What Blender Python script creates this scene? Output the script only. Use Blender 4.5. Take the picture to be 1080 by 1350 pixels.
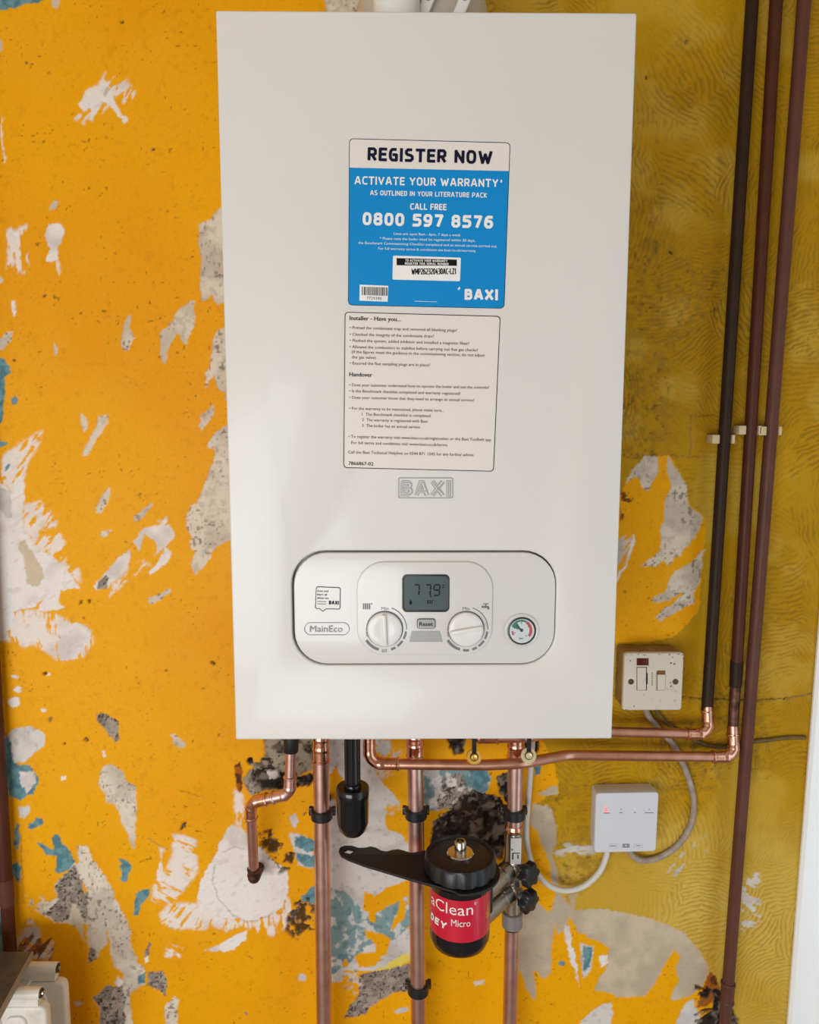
import bpy, bmesh, math, random
import numpy as np
from mathutils import Vector, Matrix

for o in list(bpy.data.objects):
    bpy.data.objects.remove(o)
SC = bpy.context.scene
COL = SC.collection
R = math.radians

# ------------------------------------------------------------------ camera
ZB = 1.25                       # height of the boiler's underside above the floor
WY = 0.335                      # distance of the wall behind the boiler's front face
FPX = 1000.0                    # focal length in pixels of the 1080 x 1350 frame
CAM = Vector((-0.02250672, -0.75177792, 0.32855376 + ZB))
PITCH, ROLL, YAW = 0.12073063, 0.00119866, 0.00931439
fwd = Vector((math.sin(YAW) * math.cos(PITCH), math.cos(YAW) * math.cos(PITCH), -math.sin(PITCH)))
rgt = Vector((math.cos(YAW), -math.sin(YAW), 0))
upv = rgt.cross(fwd)
CR = math.cos(ROLL) * rgt + math.sin(ROLL) * upv
CU = -math.sin(ROLL) * rgt + math.cos(ROLL) * upv
cam = bpy.data.cameras.new('camera')
camo = bpy.data.objects.new('camera', cam)
COL.objects.link(camo)
m = Matrix.Identity(4)
for i in range(3):
    m[i][0] = CR[i]; m[i][1] = CU[i]; m[i][2] = -fwd[i]; m[i][3] = CAM[i]
camo.matrix_world = m
cam.sensor_fit = 'HORIZONTAL'
cam.sensor_width = 36.0
cam.lens = 36.0 * FPX / 1080.0
cam.clip_start = 0.02
SC.camera = camo

# ------------------------------------------------------------------ light and exposure
SC.view_settings.view_transform = 'Standard'
SC.view_settings.look = 'None'
SC.view_settings.gamma = 1.0
SC.view_settings.use_curve_mapping = False
SC.view_settings.exposure = 0.0
wd = bpy.data.worlds.new('World')
SC.world = wd
wd.use_nodes = True
wd.node_tree.nodes['Background'].inputs[0].default_value = (0.75, 0.85, 1.0, 1)
wd.node_tree.nodes['Background'].inputs[1].default_value = 0.5


def area(name, loc, target, sx, sy, energy, color):
    l = bpy.data.lights.new(name, 'AREA')
    l.shape = 'RECTANGLE'; l.size = sx; l.size_y = sy
    l.energy = energy; l.color = color
    o = bpy.data.objects.new(name, l)
    COL.objects.link(o)
    o.location = loc
    o.rotation_euler = (Vector(target) - Vector(loc)).to_track_quat('-Z', 'Y').to_euler()
    return o


# daylight in the window behind the camera and in the glazed door on the right
area('window_daylight', (-1.30, -2.52, 0.92), (-1.30, 0, 0.92), 2.2, 1.24, 57, (0.92, 0.97, 1.0))
area('door_daylight', (1.04, -0.55, 1.05), (-1, -0.55, 1.05), 0.75, 1.8, 4.6, (0.70, 0.88, 1.0))


# ------------------------------------------------------------------ picture helpers
def ray(px, py):
    return fwd + CR * ((px - 540.0) / FPX) - CU * ((py - 675.0) / FPX)


def at(px, py, Y):
    d = ray(px, py)
    return CAM + d * ((Y - CAM.y) / d.y)


def at_z(px, py, z):
    d = ray(px, py)
    return CAM + d * ((z - CAM.z) / d.z)


def pxm(px, py, Y):
    return (at(px + 1, py, Y) - at(px, py, Y)).length


# ------------------------------------------------------------------ materials
def s2l(c):
    return tuple(((v / 255.0) / 12.92 if v / 255.0 <= 0.04045 else ((v / 255.0 + 0.055) / 1.055) ** 2.4) for v in c)


MATS = {}


def mat(name, rgb, rough=0.5, metal=0.0, coat=0.0, noise=0.06, nscale=40.0, bump=0.0, bscale=200.0, spec=0.5,
        emit=0.0, trans=0.0, rgb2=None, lo=0.4, hi=0.6):
    if name in MATS:
        return MATS[name]
    M = bpy.data.materials.new(name)
    M.use_nodes = True
    nt = M.node_tree
    b = nt.nodes['Principled BSDF']
    c = s2l(rgb)
    b.inputs['Roughness'].default_value = rough
    b.inputs['Metallic'].default_value = metal
    b.inputs['Coat Weight'].default_value = coat
    b.inputs['Coat Roughness'].default_value = 0.06
    b.inputs['Specular IOR Level'].default_value = spec
    b.inputs['Transmission Weight'].default_value = trans
    tc = nt.nodes.new('ShaderNodeTexCoord')
    n = nt.nodes.new('ShaderNodeTexNoise')
    n.inputs['Scale'].default_value = nscale
    n.inputs['Detail'].default_value = 4
    nt.links.new(tc.outputs['Object'], n.inputs['Vector'])
    rp = nt.nodes.new('ShaderNodeValToRGB')
    rp.color_ramp.elements[0].position = lo if rgb2 else 0.25
    rp.color_ramp.elements[1].position = hi if rgb2 else 0.75
    if rgb2:
        ca, cb = c, s2l(rgb2)
    else:
        ca = tuple(v * (1 - noise) for v in c); cb = tuple(min(1, v * (1 + noise)) for v in c)
    rp.color_ramp.elements[0].color = (*ca, 1)
    rp.color_ramp.elements[1].color = (*cb, 1)
    nt.links.new(n.outputs['Fac'], rp.inputs['Fac'])
    nt.links.new(rp.outputs['Color'], b.inputs['Base Color'])
    if bump:
        n2 = nt.nodes.new('ShaderNodeTexNoise')
        n2.inputs['Scale'].default_value = bscale
        n2.inputs['Detail'].default_value = 3
        nt.links.new(tc.outputs['Object'], n2.inputs['Vector'])
        bp = nt.nodes.new('ShaderNodeBump')
        bp.inputs['Strength'].default_value = bump
        bp.inputs['Distance'].default_value = 0.002
        nt.links.new(n2.outputs['Fac'], bp.inputs['Height'])
        nt.links.new(bp.outputs['Normal'], b.inputs['Normal'])
    if emit:
        b.inputs['Emission Color'].default_value = (*c, 1)
        b.inputs['Emission Strength'].default_value = emit
    MATS[name] = M
    return M


mat('case_white', (221, 218, 213), 0.36, coat=0.12, noise=0.01, nscale=6)
mat('panel_white', (218, 215, 211), 0.3, coat=0.2, noise=0.01)
mat('knob_white', (228, 226, 222), 0.3, coat=0.2, noise=0.02)
mat('gap_dark', (50, 52, 54), 0.6)
mat('line_grey', (150, 150, 150), 0.5)
mat('print_dark', (70, 70, 74), 0.6)
mat('print_mid', (118, 118, 120), 0.6)
mat('print_navy', (8, 9, 44), 0.5, spec=0.2)
mat('print_black', (10, 10, 12), 0.5, spec=0.2)
mat('print_white', (238, 236, 232), 0.45)
mat('sticker_blue', (0, 136, 204), 0.4, noise=0.02, spec=0.25)
mat('sticker_paper', (228, 220, 212), 0.4, noise=0.01)
mat('badge_silver', (164, 162, 162), 0.4)
mat('button_grey', (168, 168, 166), 0.5)
mat('lcd', (62, 77, 79), 0.35, coat=0.0, noise=0.05, nscale=30)
mat('lcd_digit', (14, 18, 20), 0.6, spec=0.2)
mat('gauge_face', (206, 214, 216), 0.3, coat=0.5, noise=0.02)
mat('gauge_green', (60, 118, 108), 0.4)
mat('gauge_red', (190, 78, 84), 0.4)
mat('rim_black', (36, 40, 44), 0.35)
mat('copper', (228, 190, 181), 0.34, metal=1.0, nscale=60, rgb2=(208, 166, 155), lo=0.3, hi=0.7)
mat('copper_fitting', (240, 190, 166), 0.2, metal=1.0, nscale=90, rgb2=(212, 148, 122), lo=0.35, hi=0.7, bump=0.15, bscale=90)
mat('copper_old', (120, 82, 68), 0.5, metal=0.8, nscale=90, rgb2=(70, 52, 44), lo=0.35, hi=0.65)
mat('copper_warm', (226, 176, 154), 0.34, metal=1.0, nscale=40, rgb2=(206, 148, 124), lo=0.35, hi=0.7)
mat('paint_black', (48, 31, 18), 0.5, spec=0.22, noise=0.2, nscale=30, bump=0.1, bscale=60)
mat('paint_maroon', (80, 40, 24), 0.45, spec=0.22, noise=0.16, nscale=24, bump=0.1, bscale=60)
mat('paint_brown', (96, 58, 46), 0.45, spec=0.22, noise=0.14, nscale=24, bump=0.1, bscale=60)
mat('black_plastic', (26, 27, 31), 0.38, noise=0.1)
mat('black_gloss', (20, 21, 27), 0.16, noise=0.05)
mat('black_matte', (20, 20, 22), 0.5, noise=0.1)
mat('chrome', (205, 200, 188), 0.16, metal=1.0, noise=0.05)
mat('nickel', (176, 170, 156), 0.32, metal=1.0, noise=0.08, nscale=60)
mat('nut_grey', (142, 138, 136), 0.45, metal=0.4, noise=0.08)
mat('brass', (244, 200, 100), 0.38, metal=1.0, noise=0.06)
mat('brass_pale', (226, 210, 164), 0.4, metal=0.3, noise=0.05)
mat('cable_white', (214, 210, 200), 0.45, noise=0.03)
mat('cable_grey', (176, 162, 148), 0.6, nscale=70, rgb2=(138, 122, 106), lo=0.35, hi=0.7)
mat('wire_painted', (120, 96, 40), 0.6, nscale=60, rgb2=(84, 66, 34), lo=0.4, hi=0.65)
mat('receiver_white', (214, 214, 220), 0.4, noise=0.01)
mat('receiver_print', (176, 176, 184), 0.5)
mat('receiver_button', (222, 222, 226), 0.4)
mat('led_red', (255, 110, 110), 0.4, emit=1.2)
mat('led_off', (238, 238, 242), 0.3)
mat('spur_cream', (208, 198, 180), 0.5, nscale=120, rgb2=(170, 156, 132), lo=0.62, hi=0.78)
mat('spur_box', (150, 116, 66), 0.6, nscale=50, rgb2=(112, 84, 46), lo=0.35, hi=0.65)
mat('neon', (82, 22, 18), 0.25)
mat('screw_dark', (88, 78, 62), 0.45, metal=0.7, noise=0.2)
mat('rust_burn', (120, 74, 30), 0.7)
mat('clip_cream', (206, 186, 146), 0.5, noise=0.06)
mat('label_red', (206, 24, 56), 0.3, coat=0.3, noise=0.02)
mat('label_yellow', (214, 190, 40), 0.5)
mat('flue_white', (226, 226, 222), 0.35, noise=0.02)
mat('flue_grey', (196, 188, 176), 0.45, noise=0.03)
mat('rad_white', (226, 220, 208), 0.35, nscale=40, rgb2=(206, 196, 178), lo=0.5, hi=0.75)
mat('shelf_dark', (70, 66, 70), 0.3, nscale=60, rgb2=(88, 82, 84), lo=0.45, hi=0.75)
mat('shelf_edge', (140, 130, 118), 0.5)
mat('upvc', (252, 254, 255), 0.25, coat=0.3, noise=0.005)
mat('room_wall', (206, 196, 180), 0.9, noise=0.03, nscale=4)
mat('room_ceiling', (224, 216, 204), 0.9, noise=0.02, nscale=4)
mat('room_floor', (142, 118, 96), 0.6, noise=0.2, nscale=8)
mat('teal_paint', (96, 140, 146), 0.5, noise=0.1)
mat('tag_white', (214, 212, 206), 0.5)

# ------------------------------------------------------------------ object helpers
ORG = {}


def link(o):
    COL.objects.link(o)
    return o


def thing(name, label, cat, loc=(0, 0, 0), group=None):
    o = link(bpy.data.objects.new(name, None))
    o.empty_display_size = 0.02
    o.location = loc
    o['label'] = label; o['category'] = cat
    if group:
        o['group'] = group
    ORG[o] = Vector(loc)
    return o


def finish(name, bm, material, parent=None, smooth=38, label=None):
    org = ORG[parent] if parent is not None else Vector((0, 0, 0))
    if org.length > 0:
        bmesh.ops.translate(bm, verts=bm.verts, vec=-org)
    me = bpy.data.meshes.new(name)
    bm.to_mesh(me); bm.free()
    if smooth:
        me.shade_smooth()
        me.set_sharp_from_angle(angle=R(smooth))
    mm = material if isinstance(material, (list, tuple)) else [material]
    for x in mm:
        me.materials.append(MATS[x])
    o = link(bpy.data.objects.new(name, me))
    if parent is not None:
        o.parent = parent
        ORG[o] = org
    else:
        ORG[o] = Vector((0, 0, 0))
    if label:
        o['label'] = label
    return o


def box(bm, c, s, bev=0.0, seg=2, rot=None):
    r = bmesh.ops.create_cube(bm, size=1.0)
    vs = r['verts']
    bmesh.ops.scale(bm, verts=vs, vec=s)
    if bev:
        es = list({e for v in vs for e in v.link_edges})
        rr_ = bmesh.ops.bevel(bm, geom=es, offset=bev, segments=seg, affect='EDGES', profile=0.5)
        vs = list({v for v in rr_['verts']} | {v for v in vs if v.is_valid})
    if rot is not None:
        bmesh.ops.rotate(bm, verts=vs, cent=(0, 0, 0), matrix=rot)
    bmesh.ops.translate(bm, verts=vs, vec=c)
    return vs


def fillet(pts, radii, n=8):
    pts = [Vector(p) for p in pts]
    if not isinstance(radii, (list, tuple)):
        radii = [radii] * len(pts)
    out = [pts[0]]
    for i in range(1, len(pts) - 1):
        a, b, c = pts[i - 1], pts[i], pts[i + 1]
        u = (a - b).normalized(); v = (c - b).normalized()
        ang = u.angle(v)
        t = min(radii[i] / math.tan(ang / 2), (a - b).length * 0.49, (c - b).length * 0.49)
        rr_ = t * math.tan(ang / 2)
        cen = b + (u + v).normalized() * (rr_ / math.sin(ang / 2))
        p0, p1 = b + u * t, b + v * t
        va, vb = p0 - cen, p1 - cen
        tot = va.angle(vb)
        for k in range(n + 1):
            s = k / n
            w = (math.sin((1 - s) * tot) * va + math.sin(s * tot) * vb) / math.sin(tot)
            out.append(cen + w)
    out.append(pts[-1])
    return out


def spline(pts, n=8):
    P = [Vector(p) for p in pts]
    P = [P[0] * 2 - P[1]] + P + [P[-1] * 2 - P[-2]]
    out = []
    for i in range(1, len(P) - 2):
        for k in range(n):
            t = k / n
            a, b, c, d = P[i - 1], P[i], P[i + 1], P[i + 2]
            out.append(0.5 * ((2 * b) + (c - a) * t + (2 * a - 5 * b + 4 * c - d) * t * t + (3 * b - a - 3 * c + d) * t ** 3))
    out.append(P[-2])
    return out


def tube(bm, pts, radii, seg=20, caps=True, hole=None):
    pts = [Vector(p) for p in pts]
    n = len(pts)
    if not isinstance(radii, (list, tuple)):
        radii = [radii] * n
    tans = []
    for i in range(n):
        a = pts[max(i - 1, 0)]; b = pts[min(i + 1, n - 1)]
        t = b - a
        if t.length < 1e-9:
            t = tans[-1] if tans else (pts[-1] - pts[0])
        tans.append(t.normalized())
    t0 = tans[0]
    ref = Vector((0, 0, 1)) if abs(t0.z) < 0.8 else Vector((1, 0, 0))
    nrm = (ref - t0 * ref.dot(t0)).normalized()
    rings = []
    for i in range(n):
        t = tans[i]
        nrm = (nrm - t * nrm.dot(t)).normalized()
        bn = t.cross(nrm)
        rings.append([bm.verts.new(pts[i] + (nrm * math.cos(2 * math.pi * k / seg) + bn * math.sin(2 * math.pi * k / seg)) * radii[i]) for k in range(seg)])
    for i in range(n - 1):
        for k in range(seg):
            bm.faces.new((rings[i][k], rings[i][(k + 1) % seg], rings[i + 1][(k + 1) % seg], rings[i + 1][k]))
    if caps:
        bm.faces.new(list(reversed(rings[0])))
        bm.faces.new(rings[-1])
    return rings


def lathe(bm, base, axis, prof, seg=32, caps=True):
    """prof: list of (distance along axis, radius)."""
    ax = Vector(axis).normalized()
    base = Vector(base)
    ref = Vector((0, 0, 1)) if abs(ax.z) < 0.8 else Vector((0, -1, 0))
    u = (ref - ax * ref.dot(ax)).normalized(); v = ax.cross(u)
    rings = []
    for d, r in prof:
        if r < 1e-6:
            rings.append([bm.verts.new(base + ax * d)])
        else:
            rings.append([bm.verts.new(base + ax * d + (u * math.cos(2 * math.pi * k / seg) + v * math.sin(2 * math.pi * k / seg)) * r) for k in range(seg)])
    for a, b in zip(rings, rings[1:]):
        for k in range(seg):
            k2 = (k + 1) % seg
            if len(a) == 1 and len(b) == 1:
                continue
            if len(a) == 1:
                bm.faces.new((a[0], b[k2], b[k]))
            elif len(b) == 1:
                bm.faces.new((a[k], a[k2], b[0]))
            else:
                bm.faces.new((a[k], a[k2], b[k2], b[k]))
    if caps and len(rings[0]) > 1:
        bm.faces.new(list(reversed(rings[0])))
    if caps and len(rings[-1]) > 1:
        bm.faces.new(rings[-1])
    bmesh.ops.recalc_face_normals(bm, faces=bm.faces)


def curve_plate(loops, ext, bev=0.0, bres=2):
    """2-D outline with holes -> bmesh in local xy, thickness 2*(ext+bev) about z = 0."""
    cu = bpy.data.curves.new('tmp', 'CURVE')
    cu.dimensions = '2D'; cu.fill_mode = 'BOTH'
    cu.extrude = ext; cu.bevel_depth = bev; cu.bevel_resolution = bres; cu.offset = -bev
    for lp in loops:
        s = cu.splines.new('POLY')
        s.points.add(len(lp) - 1)
        for p, q in zip(s.points, lp):
            p.co = (q[0], q[1], 0, 1)
        s.use_cyclic_u = True
    ob = bpy.data.objects.new('tmp', cu)
    COL.objects.link(ob)
    dg = bpy.context.evaluated_depsgraph_get()
    me = bpy.data.meshes.new_from_object(ob.evaluated_get(dg))
    bm = bmesh.new(); bm.from_mesh(me)
    bmesh.ops.remove_doubles(bm, verts=bm.verts, dist=1e-6)
    bpy.data.objects.remove(ob); bpy.data.curves.remove(cu); bpy.data.meshes.remove(me)
    return bm


def front_plate(loops_xz, y0, y1, bev=0.0):
    """plate facing the room: outline(s) in (x, z), from y0 (front) to y1 (back)."""
    t = (y1 - y0) / 2
    bm = curve_plate(loops_xz, max(t - bev, 1e-5), bev)
    for v in bm.verts:
        x, y, z = v.co
        v.co = (x, (y0 + y1) / 2 - z, y)
    bmesh.ops.recalc_face_normals(bm, faces=bm.faces)
    return bm


def rr(x0, z0, x1, z1, r, n=8):
    out = []
    for cx, cz, a0 in ((x1 - r, z1 - r, 0), (x0 + r, z1 - r, 90), (x0 + r, z0 + r, 180), (x1 - r, z0 + r, 270)):
        for k in range(n + 1):
            a = R(a0 + 90 * k / n)
            out.append((cx + r * math.cos(a), cz + r * math.sin(a)))
    return out


def quad_round(q, r, n=5):
    """q: four corners (pixels), rounded."""
    P = [Vector((x, y, 0)) for x, y in q]
    out = []
    for i in range(4):
        a, b, c = P[i - 1], P[i], P[(i + 1) % 4]
        u = (a - b).normalized(); v = (c - b).normalized()
        for k in range(n + 1):
            t = k / n
            p = (b + u * r) * (1 - t) ** 2 + b * 2 * t * (1 - t) + (b + v * r) * t * t
            out.append((p.x, p.y))
    return out


def inset_quad(q, d):
    c = (sum(p[0] for p in q) / 4, sum(p[1] for p in q) / 4)
    return [(x + (d if x < c[0] else -d), y + (d if y < c[1] else -d)) for x, y in q]


def px_loop(pts, Y=0.0):
    return [(v.x, v.z) for v in (at(x, y, Y) for x, y in pts)]


def ell(cx, cy, rx, ry=None, n=28):
    ry = ry or rx
    return [(cx + rx * math.cos(2 * math.pi * k / n), cy + ry * math.sin(2 * math.pi * k / n)) for k in range(n)]


# ------------------------------------------------------------------ lettering
TXT = {}


def text_geo(body, bold):
    k = (body, bold)
    if k in TXT:
        return TXT[k]
    cu = bpy.data.curves.new('tmp', 'FONT')
    cu.body = body; cu.size = 1.0; cu.offset = bold; cu.resolution_u = 2
    ob = bpy.data.objects.new('tmp', cu); COL.objects.link(ob)
    dg = bpy.context.evaluated_depsgraph_get()
    me = bpy.data.meshes.new_from_object(ob.evaluated_get(dg))
    vs = [tuple(v.co[:2]) for v in me.vertices]
    fs = [tuple(p.vertices) for p in me.polygons]
    bpy.data.objects.remove(ob); bpy.data.curves.remove(cu); bpy.data.meshes.remove(me)
    TXT[k] = (vs, fs)
    return vs, fs


CAPH = max(v[1] for v in text_geo('H', 0.0)[0])


O_ = [(.3, 1), (.7, 1), (.92, .88), (1, .68), (1, .32), (.92, .12), (.7, 0), (.3, 0), (.08, .12), (0, .32), (0, .68), (.08, .88), (.3, 1)]
S6 = [(.9, 1), (.4, 1), (.1, .82), (0, .5), (0, .16), (.24, 0), (.76, 0), (1, .16), (1, .42), (.76, .58), (.05, .58)]
GL = {'A': [[(0, 0), (.40, 1), (.60, 1), (1, 0)], [(.15, .28), (.85, .28)]],
      'B': [[(0, 0), (0, 1), (.7, 1), (.93, .88), (.93, .64), (.75, .53), (0, .53)], [(.75, .53), (1, .4), (1, .14), (.78, 0), (0, 0)]],
      'C': [[(1, 1), (.34, 1), (.1, .88), (0, .66), (0, .34), (.1, .12), (.34, 0), (1, 0)]],
      'D': [[(0, 0), (0, 1), (.6, 1), (.88, .9), (1, .68), (1, .32), (.88, .1), (.6, 0), (0, 0)]],
      'E': [[(1, 1), (0, 1), (0, 0), (1, 0)], [(0, .52), (.88, .52)]], 'F': [[(1, 1), (0, 1), (0, 0)], [(0, .5), (.88, .5)]],
      'G': [[(1, 1), (.34, 1), (.1, .88), (0, .66), (0, .34), (.1, .12), (.34, 0), (1, 0), (1, .5), (.6, .5)]],
      'H': [[(0, 0), (0, 1)], [(1, 0), (1, 1)], [(0, .5), (1, .5)]], 'I': [[(.5, 0), (.5, 1)]], 'J': [[(1, 1), (1, .2), (.75, 0), (0, 0)]],
      'K': [[(0, 0), (0, 1)], [(1, 1), (.2, .5), (1, 0)], [(0, .5), (.2, .5)]], 'L': [[(0, 1), (0, 0), (1, 0)]],
      'M': [[(0, 0), (0, 1), (.5, .3), (1, 1), (1, 0)]], 'N': [[(0, 0), (0, 1), (1, 0), (1, 1)]], 'O': [O_], '0': [O_],
      'P': [[(0, 0), (0, 1), (.75, 1), (1, .86), (1, .56), (.75, .42), (0, .42)]], 'Q': [O_, [(.6, .2), (1, -.05)]],
      'R': [[(0, 0), (0, 1), (.75, 1), (1, .86), (1, .58), (.75, .44), (0, .44)], [(.5, .44), (1, 0)]],
      'S': [[(.95, 1), (.25, 1), (.02, .86), (.02, .66), (.22, .55), (.78, .47), (1, .36), (1, .14), (.76, 0), (.05, 0)]],
      'T': [[(0, 1), (1, 1)], [(.5, 1), (.5, 0)]], 'U': [[(0, 1), (0, .25), (.2, 0), (.8, 0), (1, .25), (1, 1)]], 'V': [[(0, 1), (.5, 0), (1, 1)]],
      'W': [[(0, 1), (.26, 0), (.5, .75), (.74, 0), (1, 1)]], 'X': [[(0, 1), (1, 0)], [(0, 0), (1, 1)]], 'Y': [[(0, 1), (.5, .46), (1, 1)], [(.5, .46), (.5, 0)]],
      'Z': [[(0, 1), (1, 1), (0, 0), (1, 0)]], '1': [[(0, .78), (.6, 1), (.6, 0)]], '2': [[(.03, 1), (.76, 1), (1, .86), (1, .62), (.03, .1), (.03, 0), (1, 0)]],
      '3': [[(.05, 1), (.75, 1), (.97, .87), (.97, .64), (.75, .53), (.3, .53)], [(.75, .53), (1, .4), (1, .14), (.76, 0), (.03, 0)]],
      '4': [[(.6, 1), (0, .28), (1, .28)], [(.75, .6), (.75, 0)]], '5': [[(.95, 1), (.08, 1), (.05, .58), (.72, .58), (1, .44), (1, .15), (.75, 0), (.03, 0)]],
      '6': [S6], '9': [[(1 - x, 1 - y) for x, y in S6]], '7': [[(0, 1), (1, 1), (.4, 0)]],
      '8': [[(.25, .53), (.04, .65), (.04, .87), (.26, 1), (.74, 1), (.96, .87), (.96, .65), (.75, .53), (.25, .53), (0, .39), (0, .14), (.25, 0), (.75, 0), (1, .14), (1, .39), (.75, .53)]],
      '-': [[(0, .42), (1, .42)]], '*': [[(.5, .98), (.5, .62)], [(.1, .9), (.9, .7)], [(.1, .7), (.9, .9)]], ' ': []}
GW = {'I': .0, 'M': .66, 'W': .80, 'J': .32, '1': .26, 'N': .50, ' ': .10, '-': .2, '*': .22, 'A': .56, 'V': .54, 'Y': .52, 'X': .52, 'O': .50, 'E': .38, 'F': .36, 'L': .36, 'T': .46}


def stroke_geo(body, aspect, t):
    """squarish sans lettering drawn with a pen of width t (capital height 1, total width aspect)"""
    adv = [GW.get(c, .44) for c in body]
    gap = t + 0.13
    nat = sum(adv) + gap * (len(body) - 1)
    k = (aspect - t) / nat
    vs, fs = [], []
    x = t / 2
    for c, w in zip(body, adv):
        for line in GL[c]:
            P = [(x + px * w * k, t / 2 + py * (1 - t)) for px, py in line]
            tt = t * (0.55 if c == '*' else 1)
            for i, (p, q) in enumerate(zip(P, P[1:])):
                dx, dy = q[0] - p[0], q[1] - p[1]
                L = math.hypot(dx, dy)
                if L < 1e-6:
                    continue
                ux, uy = dx / L, dy / L
                nx, ny = -uy * tt / 2, ux * tt / 2
                e0 = tt / 2 if (i == 0 and abs(ux * uy) < 0.02 and c not in 'GS') else 0
                e1 = tt / 2 if (i == len(P) - 2 and abs(ux * uy) < 0.02) else 0
                if c in 'AVXWYKRMNZ7':
                    e0 = e1 = tt * 0.3
                p2 = (p[0] - ux * e0, p[1] - uy * e0); q2 = (q[0] + ux * e1, q[1] + uy * e1)
                b = len(vs)
                vs += [(p2[0] + nx, p2[1] + ny), (q2[0] + nx, q2[1] + ny), (q2[0] - nx, q2[1] - ny), (p2[0] - nx, p2[1] - ny)]
                fs.append((b, b + 1, b + 2, b + 3))
            for (px, py) in P[1:-1]:
                b = len(vs)
                vs += [(px + tt / 2 * math.cos(R(22.5 + 45 * j)), py + tt / 2 * math.sin(R(22.5 + 45 * j))) for j in range(8)]
                fs.append(tuple(range(b, b + 8)))
        x += (w + gap) * k
    return vs, fs


def add_faces(bm, pts, fs, dirs, stacked, lift=0.0):
    """plain type shares its vertices; overlapping pen strokes lie on one another like layers of ink"""
    if not stacked:
        nv = [bm.verts.new(p + (dirs if isinstance(dirs, Vector) else dirs[i]) * lift) for i, p in enumerate(pts)]
        for f in fs:
            try:
                bm.faces.new([nv[i] for i in f])
            except ValueError:
                pass
        return
    for k, f in enumerate(fs):
        h = 1.2e-5 * (k % 16) + lift
        bm.faces.new([bm.verts.new(pts[i] + (dirs if isinstance(dirs, Vector) else dirs[i]) * h) for i in f])


def text_bm(bm, body, a, b, cap, Y, bold=0.0):
    """flat print on the plane y = Y: baseline from pixel a to pixel b, capital height in pixels;
    bold > 0.1 is the pen width of the squarish capitals, less is plain type made heavier by that much"""
    dx, dy = b[0] - a[0], b[1] - a[1]
    L = math.hypot(dx, dy); ux, uy = dx / L, dy / L
    if bold > 0.1:
        vs, fs = stroke_geo(body, L / cap, bold)
        vs = [(x * cap, y * cap) for x, y in vs]
        offs = [(0, 0)]
    else:
        vs, fs = text_geo(body, 0.0)
        x0 = min(v[0] for v in vs); x1 = max(v[0] for v in vs)
        vs = [((x - x0) / (x1 - x0) * L, y / CAPH * cap) for x, y in vs]
        d = bold * 1.6 * cap
        offs = [(0, 0)] if bold <= 0 else [(d, 0), (-d, 0), (0, d * .5), (0, -d * .5)]
    lift = 0.0
    for ox, oy in offs:
        nv = []
        for s, t in vs:
            s += ox; t += oy
            nv.append(at(a[0] + ux * s + uy * t, a[1] + uy * s - ux * t, Y))
        add_faces(bm, nv, fs, Vector((0, -1, 0)), bold > 0.1, lift)
        lift += 1.2e-5


def flat_poly(bm, pts, Y):
    bm.faces.new([bm.verts.new(at(x, y, Y)) for x, y in pts])


def print_obj(name, material, parent, texts=(), polys=(), Y=-0.001, label=None, split=False):
    if split:
        for t in texts:
            print_obj(name, material, parent, [t], (), Y)
        for p in polys:
            print_obj('print_mark', material, parent, (), [p], Y)
        return
    bm = bmesh.new()
    for t in texts:
        text_bm(bm, *t[:4], Y, *(t[4:]))
    for p in polys:
        flat_poly(bm, p, Y)
    for f in bm.faces:
        f.normal_update()
        if f.normal.y > 0:
            f.normal_flip()
    return finish(name, bm, material, parent, smooth=0, label=label)


def zt(ox, oy, s):
    return lambda pts: [(ox + x / s, oy + y / s) for x, y in pts]


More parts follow.
